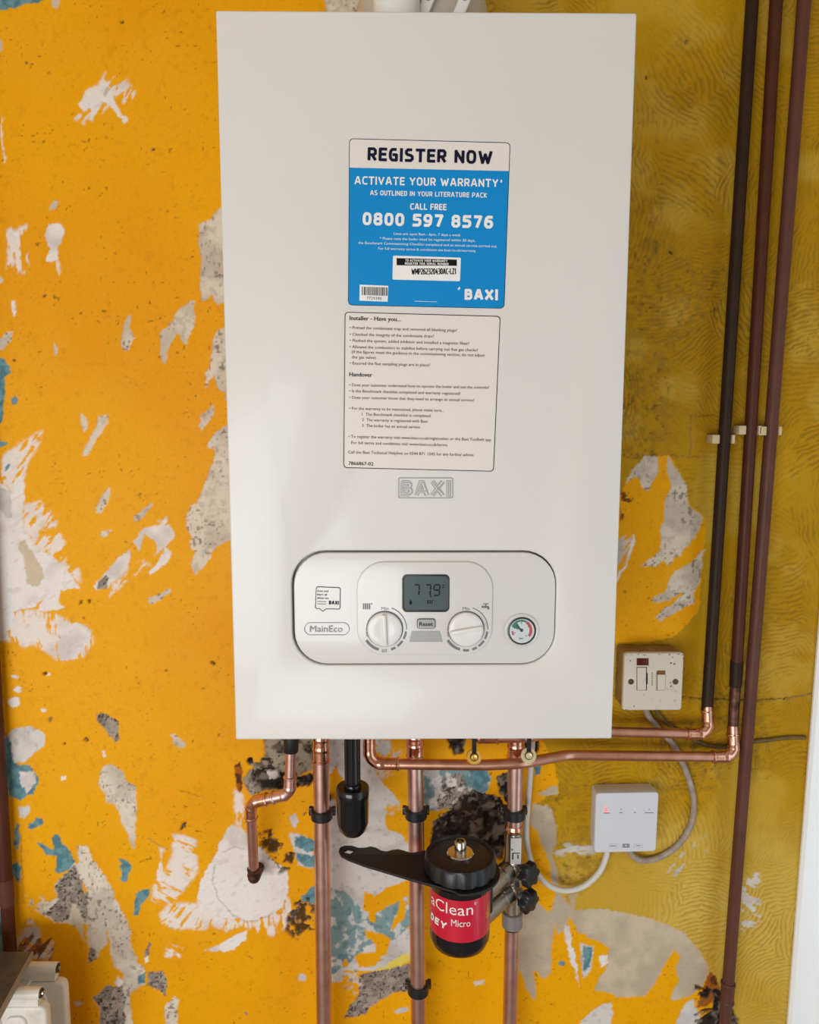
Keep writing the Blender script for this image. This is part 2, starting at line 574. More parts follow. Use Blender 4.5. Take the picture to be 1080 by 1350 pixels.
# ------------------------------------------------------------------ the wall
def build_wall():
    rng = np.random.default_rng(7)
    step = 0.00158
    gx = np.arange(-0.70, 0.64, step)
    gz = np.arange(0.60, 2.17, step)
    gx = np.concatenate([np.linspace(-2.6, -0.70, 30)[:-1], gx, [0.665, 0.80, 1.10]])
    gz = np.concatenate([np.linspace(0.0, 0.60, 14)[:-1], gz, np.linspace(2.17, 2.45, 8)[1:]])
    nx, nz = len(gx), len(gz)
    X, Z = np.meshgrid(gx, gz)
    # picture coordinates of every wall point: the wear is mapped out in them
    qx, qy, qz = X - CAM.x, WY - CAM.y, Z - CAM.z
    dep = qx * fwd.x + qy * fwd.y + qz * fwd.z
    U = 540 + FPX * (qx * CR.x + qy * CR.y + qz * CR.z) / dep
    V = 675 - FPX * (qx * CU.x + qy * CU.y + qz * CU.z) / dep

    def noise(sc, seed, ax=1.0, az=1.0, ang=0.0):
        r = np.random.default_rng(seed)
        T = r.random((128, 128))
        c, s = math.cos(ang), math.sin(ang)
        a = ((X * c + Z * s) / sc * ax + 500.0); b = ((-X * s + Z * c) / sc * az + 500.0)
        i = np.floor(a).astype(int); j = np.floor(b).astype(int)
        fa = a - i; fb = b - j
        fa = fa * fa * (3 - 2 * fa); fb = fb * fb * (3 - 2 * fb)
        i &= 127; j &= 127; i2 = (i + 1) & 127; j2 = (j + 1) & 127
        return (T[i, j] * (1 - fa) + T[i2, j] * fa) * (1 - fb) + (T[i, j2] * (1 - fa) + T[i2, j2] * fa) * fb

    def fbm(sc, seed, o=3, **k):
        t = 0; w = 1; tw = 0
        for q in range(o):
            t = t + w * noise(sc / 2 ** q, seed + q * 17, **k); tw += w; w *= 0.55
        return t / tw

    n_big = fbm(0.25, 11); n_mid = fbm(0.04, 23); n_fine = fbm(0.008, 31); n_px = noise(0.0035, 41)
    n_px2 = noise(0.0026, 47)
    WU = U + (fbm(0.012, 51) - 0.5) * 5 + (noise(0.003, 53) - 0.5) * 2.4
    WV = V + (fbm(0.012, 61) - 0.5) * 5 + (noise(0.003, 63) - 0.5) * 2.4

    def sdf(pts, soft=40):
        """signed distance (pixels, positive inside) within a window; returns slices and field"""
        P = np.array(pts, float)
        x0, y0 = P.min(0) - 16; x1, y1 = P.max(0) + 16
        ok = (U > x0) & (U < x1) & (V > y0) & (V < y1)
        rows = np.where(ok.any(1))[0]; cols = np.where(ok.any(0))[0]
        if len(rows) == 0 or len(cols) == 0:
            return None
        sl = (slice(rows[0], rows[-1] + 1), slice(cols[0], cols[-1] + 1))
        u = WU[sl]; v = WV[sl]
        d2 = np.full(u.shape, 1e9); ins = np.zeros(u.shape, bool)
        for i in range(len(P)):
            ax_, ay_ = P[i - 1]; bx, by = P[i]
            ex, ey = bx - ax_, by - ay_
            L2 = ex * ex + ey * ey + 1e-9
            t = np.clip(((u - ax_) * ex + (v - ay_) * ey) / L2, 0, 1)
            d2 = np.minimum(d2, (u - ax_ - t * ex) ** 2 + (v - ay_ - t * ey) ** 2)
            c = ((ay_ > v) != (by > v))
            with np.errstate(divide='ignore', invalid='ignore'):
                xi = (bx - ax_) * (v - ay_) / (by - ay_ + 1e-12) + ax_
            ins ^= c & (u < xi)
        d = np.sqrt(d2)
        return sl, np.where(ins, d, -d)

    def lin(c):
        return np.array(s2l(c))

    def sm(x, a, b):
        t = np.clip((x - a) / (b - a), 0, 1)
        return t * t * (3 - 2 * t)

    def mix3(A, B, t):
        return A * (1 - t[..., None]) + B * t[..., None]

    # ---------- colours of the layers, all over the wall
    one = np.ones(X.shape)

    def flat(c):
        return lin(c)[None, None, :] * one[..., None]

    speck = sm(n_px, 0.80, 0.92) * sm(n_mid, 0.42, 0.62)
    orange = mix3(flat((240, 168, 2)), flat((234, 158, 4)), sm(n_big, 0.35, 0.7))
    orange = mix3(orange, flat((244, 176, 40)), 0.2 * sm(fbm(0.09, 71), 0.5, 0.75))
    orange = mix3(orange, flat((96, 60, 18)), 0.7 * speck * sm(n_px2, 0.45, 0.75))
    orange = mix3(orange, flat((196, 120, 14)), 0.2 * sm(n_fine, 0.62, 0.8))
    pits = np.maximum(sm(n_px, 0.72, 0.86), sm(noise(0.006, 77), 0.78, 0.88)) * sm(fbm(0.03, 83), 0.35, 0.6)
    grey = mix3(flat((224, 210, 190)), flat((202, 188, 170)), sm(n_mid, 0.35, 0.65))
    grey = mix3(grey, flat((176, 162, 146)), 0.5 * sm(n_fine, 0.55, 0.75))
    tan = mix3(flat((206, 188, 162)), flat((188, 170, 146)), sm(n_mid, 0.35, 0.65))
    tan = mix3(tan, flat((110, 98, 84)), 0.55 * pits * sm(n_big, 0.3, 0.6))
    grey = mix3(grey, flat((96, 88, 80)), 0.7 * pits)
    grey2 = mix3(flat((168, 154, 140)), flat((138, 126, 114)), sm(n_fine, 0.4, 0.6))
    grey2 = mix3(grey2, flat((62, 56, 52)), 0.9 * np.maximum(pits, sm(n_px2, 0.66, 0.8)))
    white = mix3(flat((236, 228, 222)), flat((212, 202, 196)), sm(n_mid, 0.45, 0.75))
    white = mix3(white, flat((190, 178, 170)), 0.3 * sm(noise(0.004, 91, ax=0.35, ang=0.6), 0.75, 0.9))
    cream = mix3(flat((214, 196, 168)), flat((200, 182, 158)), n_mid)
    pale = mix3(flat((216, 210, 204)), flat((194, 188, 182)), sm(n_mid, 0.35, 0.7))
    pale = mix3(pale, flat((140, 134, 130)), 0.4 * sm(n_fine, 0.6, 0.8))
    teal = mix3(flat((110, 150, 156)), flat((86, 126, 134)), sm(n_fine, 0.4, 0.65))
    tealm = mix3(flat((132, 158, 160)), flat((205, 204, 198)), sm(fbm(0.014, 97, ax=1.4), 0.48, 0.62))
    tealm = mix3(tealm, flat((98, 134, 140)), 0.7 * sm(n_fine, 0.52, 0.66))
    dark = mix3(flat((58, 48, 42)), flat((126, 114, 100)), sm(fbm(0.012, 101), 0.42, 0.68))
    dark = mix3(dark, flat((36, 28, 26)), sm(n_fine, 0.52, 0.66))
    gravel = mix3(flat((158, 144, 124)), flat((98, 88, 74)), sm(fbm(0.012, 103), 0.42, 0.62))
    gravel = mix3(gravel, flat((58, 50, 46)), sm(n_fine, 0.58, 0.7))
    rust = mix3(flat((170, 96, 30)), flat((96, 54, 34)), sm(n_fine, 0.4, 0.6))
    lemon = flat((232, 206, 92))

    # yellow: comb-stroked textured paint
    cells = []
    for cx in np.arange(0.02, 0.70, 0.085):
        for cz in np.arange(0.55, 2.25, 0.085):
            a = rng.random() * 6.28
            rad = 0.07 + 0.16 * rng.random()
            px_, pz_ = cx + (rng.random() - .5) * 0.07, cz + (rng.random() - .5) * 0.07
            cells.append((px_, pz_, px_ + rad * math.cos(a), pz_ + rad * math.sin(a), 0.0050 + 0.0028 * rng.random(), rng.random()))
    best = np.full(X.shape, 1e9); phase = np.zeros(X.shape); amp = np.zeros(X.shape)
    n_w1 = fbm(0.03, 109); n_w2 = fbm(0.03, 113)
    wx = X + (n_w1 - 0.5) * 0.05; wz = Z + (n_w2 - 0.5) * 0.05
    for px_, pz_, ox, oz, per, am in cells:
        i0, i1 = np.searchsorted(gx, [px_ - 0.15, px_ + 0.15]); j0, j1 = np.searchsorted(gz, [pz_ - 0.15, pz_ + 0.15])
        if i1 <= i0 or j1 <= j0:
            continue
        sl = (slice(j0, j1), slice(i0, i1))
        d = (wx[sl] - px_) ** 2 + (wz[sl] - pz_) ** 2
        mk = d < best[sl]
        ph = np.sqrt((X[sl] + (n_w1[sl] - .5) * .012 - ox) ** 2 + (Z[sl] + (n_w2[sl] - .5) * .012 - oz) ** 2) / per
        best[sl] = np.where(mk, d, best[sl])
        phase[sl] = np.where(mk, ph, phase[sl])
        amp[sl] = np.where(mk, 0.35 + 0.65 * am, amp[sl])
    groove = 0.5 + 0.5 * np.cos(2 * math.pi * (phase + 0.7 * n_fine))
    strong = amp * sm(n_big * 0.6 + fbm(0.07, 127) * 0.6, 0.42, 0.66)
    for cu_, cv_, su, sv in ((925, 1190, 70, 110), (915, 110, 55, 80), (1010, 1230, 60, 120), (1040, 800, 40, 110), (880, 1010, 60, 40)):
        strong = np.maximum(strong, np.exp(-((U - cu_) / su) ** 2 - ((V - cv_) / sv) ** 2))
    groove = groove ** 2 * strong
    yellow = mix3(flat((194, 146, 14)), flat((180, 134, 12)), sm(n_big, 0.35, 0.65))
    yellow = mix3(yellow, flat((206, 170, 66)), 0.5 * sm(fbm(0.06, 131), 0.5, 0.72))
    yellow = mix3(yellow, flat((118, 92, 34)), 0.56 * groove * sm(noise(0.009, 211), 0.15, 0.6))
    low = sm(fbm(0.12, 221) * 0.5 + 0.5 * sm(V, 960, 1160), 0.45, 0.75)
    yellow = mix3(yellow, flat((222, 192, 96)), low * (0.25 + 0.45 * (1 - groove) * strong))
    dirt = sm(fbm(0.16, 137), 0.52, 0.68)
    yellow = mix3(yellow, flat((132, 104, 40)), 0.4 * dirt * sm(n_fine, 0.45, 0.62))
    yellow = mix3(yellow, flat((74, 56, 24)), 0.45 * dirt * sm(noise(0.005, 139), 0.78, 0.9))

    C = orange.copy()
    H = (fbm(0.06, 141) - 0.5) * 0.0008
    RG = np.full(X.shape, 0.5)
    hN = {'O': 0.0, 'Y': 0.0003, 'G': -0.0007, 'T': -0.0003, 'W': 0.0002, 'P': -0.0004, 'D': -0.003, 'g': -0.0009,
          'C': 0.0001, 'M': -0.0004, 'V': -0.002, 'R': -0.0003, 'L': 0.0, 'N': -0.0006}
    layer = {'O': orange, 'Y': yellow, 'G': grey, 'T': teal, 'W': white, 'P': pale, 'D': dark, 'g': grey2, 'C': cream,
             'M': tealm, 'V': gravel, 'R': rust, 'L': lemon, 'N': tan}

    def paint(kind, pts, op=1.0, edge=1.0, mottle=None):
        r = sdf(pts)
        if r is None:
            return
        sl, d = r
        a = sm(d, -edge, edge) * op
        if mottle is not None:
            thr, seed_field = mottle
            a = a * sm(seed_field[sl] + np.clip(d, -6, 10) * 0.006, thr - 0.05, thr + 0.05)
        C[sl] = mix3(C[sl], layer[kind][sl], a)
        h = hN[kind]
        hh = np.zeros_like(a) + h
        if kind in 'DV':
            hh = h * (0.3 + 1.4 * n_fine[sl])
        if kind == 'W':
            hh = h + (n_mid[sl] - 0.4) * 0.001
        if kind == 'Y':
            hh = h - groove[sl] * 0.0021 + (n_fine[sl] - 0.5) * 0.0004
        H[sl] = H[sl] * (1 - a) + (hh + (0 if kind in 'OY' else (n_px[sl] - 0.5) * 0.0004) + (fbmH[sl] if True else 0)) * a
        RG[sl] = RG[sl] * (1 - a) + {'O': 0.5, 'Y': 0.55}.get(kind, 0.85) * a

    fbmH = (fbm(0.06, 141) - 0.5) * 0.0008
    scr1 = fbm(0.006, 151, ax=0.3, ang=0.9); scr2 = fbm(0.006, 157, ax=0.3, ang=-0.5); scr3 = fbm(0.006, 163, az=0.25)
    scrh = fbm(0.006, 167, ax=0.25)
    I = lambda p: p
    Z1, Z2, Z3, Z4 = zt(0, 0, 3.6), zt(0, 375, 3.484), zt(0, 640, 3.375), zt(0, 960, 3.375)
    Z5, Z6, Z9, ZA = zt(290, 950, 3.374), zt(500, 950, 3.377), zt(690, 960, 3.461), zt(800, 580, 4.82)

    # yellow field on the right
    paint('Y', [(636, -160), (1500, -160), (1500, 1700), (975, 1700), (976, 1350), (947, 1304), (935, 1277), (900, 1240), (830, 1215),
                (760, 1205), (735, 1175), (728, 1110), (705, 1062), (722, 1050), (737, 1047), (737, 1035), (728, 1000), (716, 975),
                (712, 950), (700, 600), (640, 200)])
    paint('O', ZA([(-60, 420), (100, 320), (160, 200), (210, 150), (260, 100), (400, 100), (450, 180), (500, 310), (520, 400), (610, 480),
                   (635, 560), (610, 700), (590, 1050), (580, 1090), (500, 1180), (420, 1260), (200, 1290), (-60, 1290)]))
    paint('Y', [(283, 290), (289, 285), (293, 330), (288, 330)])
    J = []
    # (kind, transform, points)
    J += [('T', Z1, [(0, -20), (250, -20), (180, 10), (110, 20), (80, 42), (40, 40), (0, 52), (-30, 55), (-30, -20)]),
          ('C', Z1, [(248, -10), (285, -10), (283, 20), (268, 45), (250, 30)]),
          ('C', Z1, [(-10, 170), (8, 185), (14, 225), (5, 245), (-10, 245)]),
          ('W', Z1, [(460, 410), (500, 385), (530, 420), (530, 455), (580, 540), (605, 560), (605, 585), (585, 588), (570, 550), (540, 520),
                     (515, 490), (480, 490), (455, 530), (440, 575), (420, 570), (430, 510), (395, 530), (375, 490), (430, 450)]),
          ('G', Z1, [(470, 400), (520, 395), (530, 440), (500, 460), (475, 430)]),
          ('G', Z1, [(232, 990), (255, 950), (275, 958), (262, 990), (240, 1000)]),
          ('W', Z1, [(228, 1060), (290, 1060), (305, 1095), (290, 1150), (270, 1180), (280, 1240), (245, 1242), (220, 1240), (232, 1180), (212, 1130)]),
          ('W', Z1, [(55, 1100), (75, 1085), (92, 1105), (85, 1130), (60, 1135)]),
          ('W', Z1, [(6, 540), (14, 640), (25, 770), (19, 772), (6, 650)]),
          ('G', Z1, [(-10, 1305), (8, 1310), (15, 1330), (5, 1345), (-10, 1340)]),
          ('G', I, [(261, 297), (278, 287), (292, 272), (310, 272), (310, 390), (287, 403), (282, 398), (279, 387), (275, 392), (268, 400), (264, 390), (264, 340)]),
          ('W', Z2, [(50, 75), (68, 70), (75, 130), (60, 150)]),
          ('G', Z2, [(0, 250), (35, 210), (55, 215), (50, 260), (10, 305), (-10, 305)]),
          ('T', Z2, [(-10, 330), (20, 350), (48, 375), (45, 410), (15, 435), (22, 490), (12, 560), (10, 640), (-10, 640)]),
          ('T', Z2, [(50, 530), (65, 512), (82, 530), (70, 550), (55, 550)]),
          ('T', Z2, [(-10, 715), (40, 730), (15, 745), (-10, 745)]),
          ('T', Z2, [(15, 820), (45, 820), (45, 850), (20, 865)]),
          ('G', Z2, [(578, 140), (600, 142), (595, 195), (612, 240), (595, 300), (570, 305), (552, 280), (560, 230)]),
          ('G', Z2, [(870, 75), (895, 80), (895, 180), (870, 230), (855, 275), (840, 268), (835, 230), (810, 225), (790, 260), (770, 310),
                     (765, 365), (750, 360), (735, 320), (740, 215), (790, 165), (830, 110)]),
          ('G', Z2, [(990, 215), (1020, 200), (1060, 200), (1060, 530), (1035, 530), (1030, 500), (1000, 485), (985, 420), (955, 450), (945, 485), (940, 440), (965, 370), (975, 280)]),
          ('G', Z2, [(980, 550), (980, 600), (950, 650), (930, 670), (918, 655), (930, 600)]),
          ('G', Z2, [(1070, 650), (1035, 648), (985, 690), (955, 735), (955, 750), (985, 755), (980, 820), (950, 890), (920, 970), (905, 1010),
                     (875, 1015), (850, 1070), (860, 1130), (880, 1160), (870, 1215), (890, 1220), (885, 1265), (880, 1290), (892, 1340), (960, 1270), (1000, 1200), (1070, 1175)]),
          ('G', Z2, [(365, 590), (400, 620), (405, 660), (385, 685), (370, 640)]),
          ('G', Z2, [(450, 610), (495, 597), (500, 640), (480, 665), (430, 740), (400, 785), (375, 790), (390, 740), (440, 660)]),
          ('G', Z2, [(505, 930), (512, 950), (505, 990), (460, 1055), (440, 1050), (455, 985), (490, 940)]),
          ('G', Z2, [(695, 1000), (700, 1020), (640, 1080), (612, 1088), (615, 1060), (660, 1030)]),
          ('G', Z2, [(515, 1128), (480, 1165), (460, 1160), (465, 1135)]),
          ('G', Z2, [(245, 270), (262, 285), (262, 322), (248, 325)]),
          ('W', Z3, [(-20, -40), (20, 0), (60, 40), (70, -30), (105, -40), (108, 60), (100, 190), (160, 270), (240, 320), (300, 380), (360, 455), (270, 470),
                     (260, 520), (290, 550), (170, 560), (200, 490), (160, 540), (60, 560), (60, 640), (-20, 660)]),
          ('P', Z3, [(-20, 0), (45, 30), (50, 140), (30, 150), (-20, 80)]),
          ('C', Z3, [(85, 260), (110, 245), (150, 310), (200, 400), (170, 455), (120, 440), (110, 340)]),
          ('W', Z3, [(280, 620), (345, 610), (405, 640), (400, 690), (330, 770), (265, 775), (270, 680)]),
          ('W', Z3, [(640, 185), (690, 180), (760, 180), (778, 225), (740, 270), (690, 310), (700, 270), (680, 240), (640, 215), (640, 250), (620, 290), (595, 250)]),
          ('W', Z3, [(580, 280), (575, 340), (570, 375), (540, 400), (480, 450), (430, 470), (415, 450), (470, 390), (520, 330)]),
          ('W', Z3, [(740, 265), (765, 300), (740, 350), (670, 400), (665, 380), (720, 320)]),
          ('g', Z3, [(440, 430), (470, 400), (490, 410), (470, 460), (435, 465)]),
          ('G', Z3, [(750, 450), (758, 475), (720, 510), (670, 535), (660, 505), (700, 490)]),
          ('g', Z3, [(425, 1015), (470, 1012), (530, 1050), (530, 1130), (510, 1145), (470, 1090), (430, 1045)]),
          ('G', Z3, [(755, 1105), (780, 1110), (825, 1160), (810, 1175), (775, 1150)]),
          ('P', Z3, [(40, 1090), (130, 1065), (200, 1110), (195, 1160), (150, 1190), (110, 1230), (40, 1240), (10, 1200)]),
          ('T', Z4, [(10, 130), (80, 160), (130, 165), (175, 230), (150, 290), (90, 315), (40, 300), (20, 200)]),
          ('W', Z4, [(85, 190), (150, 195), (160, 240), (120, 290), (90, 250)]),
          ('T', Z4, [(20, 20), (45, 60), (60, 150), (40, 200), (10, 200)]),
          ('P', Z4, [(85, 350), (130, 340), (135, 370), (110, 405), (85, 400)]),
          ('T', Z4, [(120, 440), (160, 400), (190, 400), (190, 425), (140, 450)]),
          ('T', Z4, [(230, 480), (260, 470), (285, 520), (300, 530), (335, 590), (320, 620), (265, 655), (245, 640), (255, 570), (210, 560), (165, 520), (170, 510), (235, 540)]),
          ('T', Z4, [(75, 420), (88, 440), (82, 540), (58, 510)]),
          ('T', Z4, [(40, 620), (80, 590), (95, 620), (85, 690)]),
          ('T', I, [(-40, 1195), (6, 1200), (8, 1262), (-40, 1262)]),
          ('G', Z4, [(445, 200), (465, 165), (500, 165), (545, 190), (560, 230), (605, 260), (605, 400), (598, 535), (585, 530), (570, 470), (535, 420), (530, 370), (500, 330), (470, 330), (465, 290), (435, 240)]),
          ('G', Z4, [(340, 525), (390, 520), (410, 580), (450, 640), (490, 690), (520, 770), (555, 840), (580, 900), (590, 980), (610, 1040), (640, 1060), (650, 1140), (620, 1150),
                     (580, 1180), (590, 1320), (590, 1400), (450, 1400), (440, 1240), (415, 1210), (470, 1150), (540, 1150), (545, 1090), (510, 1060), (490, 990), (480, 890), (470, 960), (430, 1030), (390, 1050),
                     (400, 980), (375, 940), (340, 890), (310, 870), (250, 870), (190, 830), (210, 770), (260, 760), (240, 700), (300, 640), (330, 600), (350, 600)]),
          ('g', Z4, [(245, 705), (330, 610), (360, 680), (385, 760), (390, 850), (360, 870), (330, 780), (300, 860), (250, 865), (200, 830), (262, 765)]),
          ('g', Z4, [(390, 1050), (400, 980), (430, 985), (430, 1030)]),
          ('g', Z4, [(470, 1150), (540, 1150), (560, 1200), (550, 1400), (450, 1400), (440, 1240), (415, 1210)]),
          ('C', Z4, [(310, 780), (340, 790), (375, 870), (370, 930), (330, 880)]),
          ('O', Z4, [(362, 685), (388, 715), (378, 745)]),
          ('O', Z4, [(368, 870), (388, 875), (388, 965), (375, 930)]),
          ('g', Z4, [(660, 1080), (725, 1080), (745, 1130), (740, 1195), (700, 1160), (660, 1140)]),
          ('G', Z4, [(735, 1230), (780, 1190), (800, 1210), (790, 1260), (790, 1400), (735, 1400)]),
          ('T', Z4, [(530, 585), (555, 580), (585, 610), (575, 640), (565, 685), (540, 685), (545, 640)]),
          ('T', Z4, [(605, 730), (670, 718), (665, 745), (625, 790), (615, 830), (595, 835), (600, 780)]),
          ('T', Z4, [(615, 1100), (650, 1080), (648, 1130), (610, 1145)]),
          ('g', Z4, [(660, 955), (680, 955), (655, 1015), (635, 1010)]),
          ('D', Z4, [(805, 430), (828, 415), (825, 440), (805, 462)]),
          ('W', Z4, [(510, 1130), (530, 1110), (545, 1130), (530, 1155)]),
          ('W', Z4, [(640, 1025), (655, 1010), (662, 1035), (650, 1048)]),
          ('W', Z4, [(455, 95), (468, 100), (470, 125), (458, 128)]),
          ('W', Z4, [(270, 215), (295, 212), (300, 230), (275, 235)]),
          ('P', Z4, [(330, 1215), (360, 1215), (370, 1232), (340, 1235)]),
          # under the boiler, left
          ('V', Z5, [(190, 60), (290, 60), (420, 60), (430, 170), (410, 215), (340, 250), (300, 310), (200, 310), (150, 330), (120, 310), (105, 260), (150, 210), (120, 180), (180, 190), (200, 150)]),
          ('D', Z5, [(150, 225), (260, 205), (300, 260), (280, 310), (180, 300), (150, 260)]),
          ('P', Z5, [(205, 225), (250, 215), (265, 250), (225, 265)]),
          ('D', Z5, [(340, 250), (420, 235), (410, 290), (340, 300)]),
          ('D', Z5, ell(137, 178, 16, 15, 10)),
          ('g', Z5, [(120, 275), (150, 270), (165, 320), (145, 335), (120, 310)]),
          ('R', Z5, [(65, 200), (90, 185), (105, 230), (100, 300), (85, 330), (70, 270)]),
          ('W', Z5, [(51, 462), (110, 480), (135, 560), (185, 560), (230, 620), (280, 650), (305, 690), (305, 770), (275, 830), (240, 860), (150, 890), (60, 880), (10, 874), (-60, 830), (-98, 793), (-88, 712), (-34, 624), (7, 533)]),
          ('W', Z5, [(-70, 1020), (0, 1000), (60, 960), (125, 935), (110, 980), (60, 1020), (20, 1030)]),
          ('P', Z5, [(310, 430), (340, 410), (350, 450), (335, 480)]),
          ('P', Z5, [(310, 500), (350, 500), (420, 540), (415, 660), (350, 640), (330, 590)]),
          ('T', Z5, [(335, 520), (365, 515), (430, 540), (430, 580), (390, 585), (335, 560)]),
          ('T', Z5, [(340, 590), (430, 600), (430, 660), (390, 650), (345, 625)]),
          ('T', Z5, [(360, 790), (410, 740), (430, 740), (430, 820), (370, 810)]),
          # pale band right of the first pipe
          ('P', Z5, [(480, 60), (560, 60), (640, 60), (700, 250), (740, 290), (800, 360), (800, 480), (840, 560), (900, 600), (900, 720), (740, 740), (700, 780), (640, 760), (640, 900), (850, 930), (850, 1050), (700, 1110), (560, 1110), (540, 1160), (490, 1170), (470, 1170), (480, 700), (470, 300)]),
          ('O', Z5, [(490, 240), (520, 200), (560, 300), (520, 400), (490, 330)]),
          ('P', Z5, [(680, 80), (760, 90), (760, 150), (720, 160)]),
          ('O', Z5, [(735, 420), (800, 410), (860, 430), (860, 520), (800, 500), (740, 490)]),
          ('M', Z5, [(480, 740), (560, 760), (640, 850), (700, 850), (830, 780), (860, 900), (780, 970), (650, 1000), (600, 1060), (480, 1150)]),
          ('O', Z5, [(645, 770), (690, 780), (740, 750), (860, 700), (860, 730), (760, 770), (700, 800), (690, 900), (665, 890), (650, 830)]),
          ('O', Z5, [(800, 760), (830, 820), (820, 880), (770, 935), (765, 920), (790, 850)]),
          ('O', Z5, [(640, 935), (720, 950), (760, 970), (740, 1030), (690, 1090), (620, 1095), (600, 1060), (620, 1030), (690, 1030), (700, 1000), (650, 970)]),
          ('O', Z5, ell(557, 1080, 15, 19, 10)),
          ('L', Z5, [(690, 1115), (780, 1060), (835, 1035), (850, 1065), (780, 1105), (720, 1122)]),
          ('g', Z5, [(620, 1130), (700, 1115), (850, 1080), (850, 1200), (780, 1210), (700, 1250), (640, 1310), (555, 1325), (570, 1280), (620, 1220)]),
          ('P', Z5, ell(365, 1148, 20, 18, 10)),
          ('g', Z5, ell(120, 1305, 10, 8, 8)),
          ('P', Z5, [(770, 1290), (830, 1275), (835, 1295), (790, 1305)]),
          # behind the filter
          ('M', Z6, [(200, 200), (330, 200), (450, 200), (500, 260), (470, 330), (380, 350), (340, 380), (230, 400), (195, 360)]),
          ('T', Z6, [(400, 210), (480, 210), (490, 270), (440, 310), (410, 280)]),
          ('D', Z6, [(290, 60), (390, 60), (370, 150), (330, 160)]),
          ('g', Z6, [(290, 240), (370, 235), (400, 330), (340, 400), (250, 390)]),
          ('D', Z6, [(340, 350), (420, 310), (540, 350), (580, 400), (560, 520), (560, 600), (230, 600), (240, 450), (320, 400)]),
          ('D', Z6, [(520, 250), (580, 230), (580, 330), (540, 330)]),
          ('D', Z6, [(600, 90), (720, 60), (700, 170), (640, 160)]),
          ('T', Z6, [(690, 200), (722, 195), (715, 240), (690, 250)]),
          ('P', Z6, [(425, 1165), (470, 1155), (470, 1175), (430, 1180)]),
          # right of the filter
          ('N', Z9, [(40, 345), (110, 350), (150, 420), (150, 520), (130, 570), (155, 640), (165, 760), (130, 700), (120, 600), (80, 520), (70, 470), (35, 440)]),
          ('N', Z9, [(60, 300), (120, 265), (160, 265), (160, 300), (110, 310)]),
          ('N', Z9, [(155, 740), (230, 830), (350, 825), (500, 850), (640, 890), (740, 940), (800, 1010), (850, 1100), (820, 1190), (760, 1220), (690, 1245), (670, 1230), (710, 1150), (700, 1100), (715, 1040),
                     (690, 1010), (640, 1080), (600, 1160), (560, 1220), (480, 1225), (430, 1230), (400, 1210), (330, 1200), (340, 1150), (390, 1080), (390, 1000), (340, 970), (250, 930), (210, 860), (190, 930), (160, 940),
                     (150, 880), (130, 1000), (130, 1120), (90, 1145), (70, 1110), (50, 1110), (60, 1240), (40, 1235), (10, 1170), (-70, 1000), (-60, 780), (60, 780), (120, 850)]),
          ('W', Z9, [(188, 900), (207, 900), (217, 980), (244, 1080), (257, 1180), (238, 1110), (213, 1070), (193, 980)]),
          ('P', Z9, [(258, 980), (325, 995), (305, 1110), (275, 1145), (262, 1060)]),
          ('T', Z9, [(268, 990), (320, 1000), (300, 1090), (278, 1110)]),
          ('W', Z9, [(345, 1040), (385, 1035), (392, 1070), (360, 1090)]),
          ('T', Z9, ell(176, 1075, 13, 15, 10)),
          ('P', Z9, [(250, 1350), (310, 1290), (350, 1265), (400, 1250), (410, 1300), (380, 1400), (250, 1400)]),
          ('P', Z9, [(700, 1330), (740, 1260), (770, 1240), (810, 1310), (810, 1400), (700, 1400)]),
          ('R', Z9, [(850, 1105), (880, 1130), (900, 1200), (840, 1270), (790, 1280), (825, 1190)]),
          ('D', Z9, [(870, 1215), (900, 1190), (930, 1250), (960, 1290), (990, 1350), (990, 1500), (780, 1500), (800, 1330), (870, 1290)]),
          # orange island right of the boiler
          ('G', ZA, [(120, 280), (160, 190), (240, 110), (320, 95), (330, 200), (300, 250), (280, 320), (240, 320), (215, 250), (180, 235), (130, 270)]),
          ('G', ZA, [(385, 110), (460, 200), (510, 310), (515, 400), (610, 490), (600, 560), (520, 680), (390, 800), (370, 770), (300, 800), (220, 805), (240, 780), (340, 710), (350, 640), (340, 580), (370, 510), (370, 380), (410, 300), (380, 200)]),
          ('G', ZA, [(620, 690), (590, 900), (550, 960), (560, 1040), (450, 1090), (340, 1150), (315, 1130), (350, 1080), (460, 1010), (500, 970), (430, 1000), (340, 1040), (280, 1025), (290, 1000), (370, 960), (430, 830), (520, 800)]),
          ('W', ZA, [(165, 600), (178, 640), (125, 800), (70, 900), (55, 895), (110, 790)]),
          # top, by the flue
          ('G', I, [(428, -20), (474, -20), (472, 14), (468, 40), (430, 40)])]
    for x, y, a_, b_ in ((65, 850, 20, 8), (80, 908, 20, 12), (65, 965, 28, 24), (215, 843, 14, 6), (195, 1000, 14, 9)):
        J.append(('W', Z3, ell(x, y, a_, b_, 10)))
    for k, tf, pts in J:
        paint(k, tf(pts))
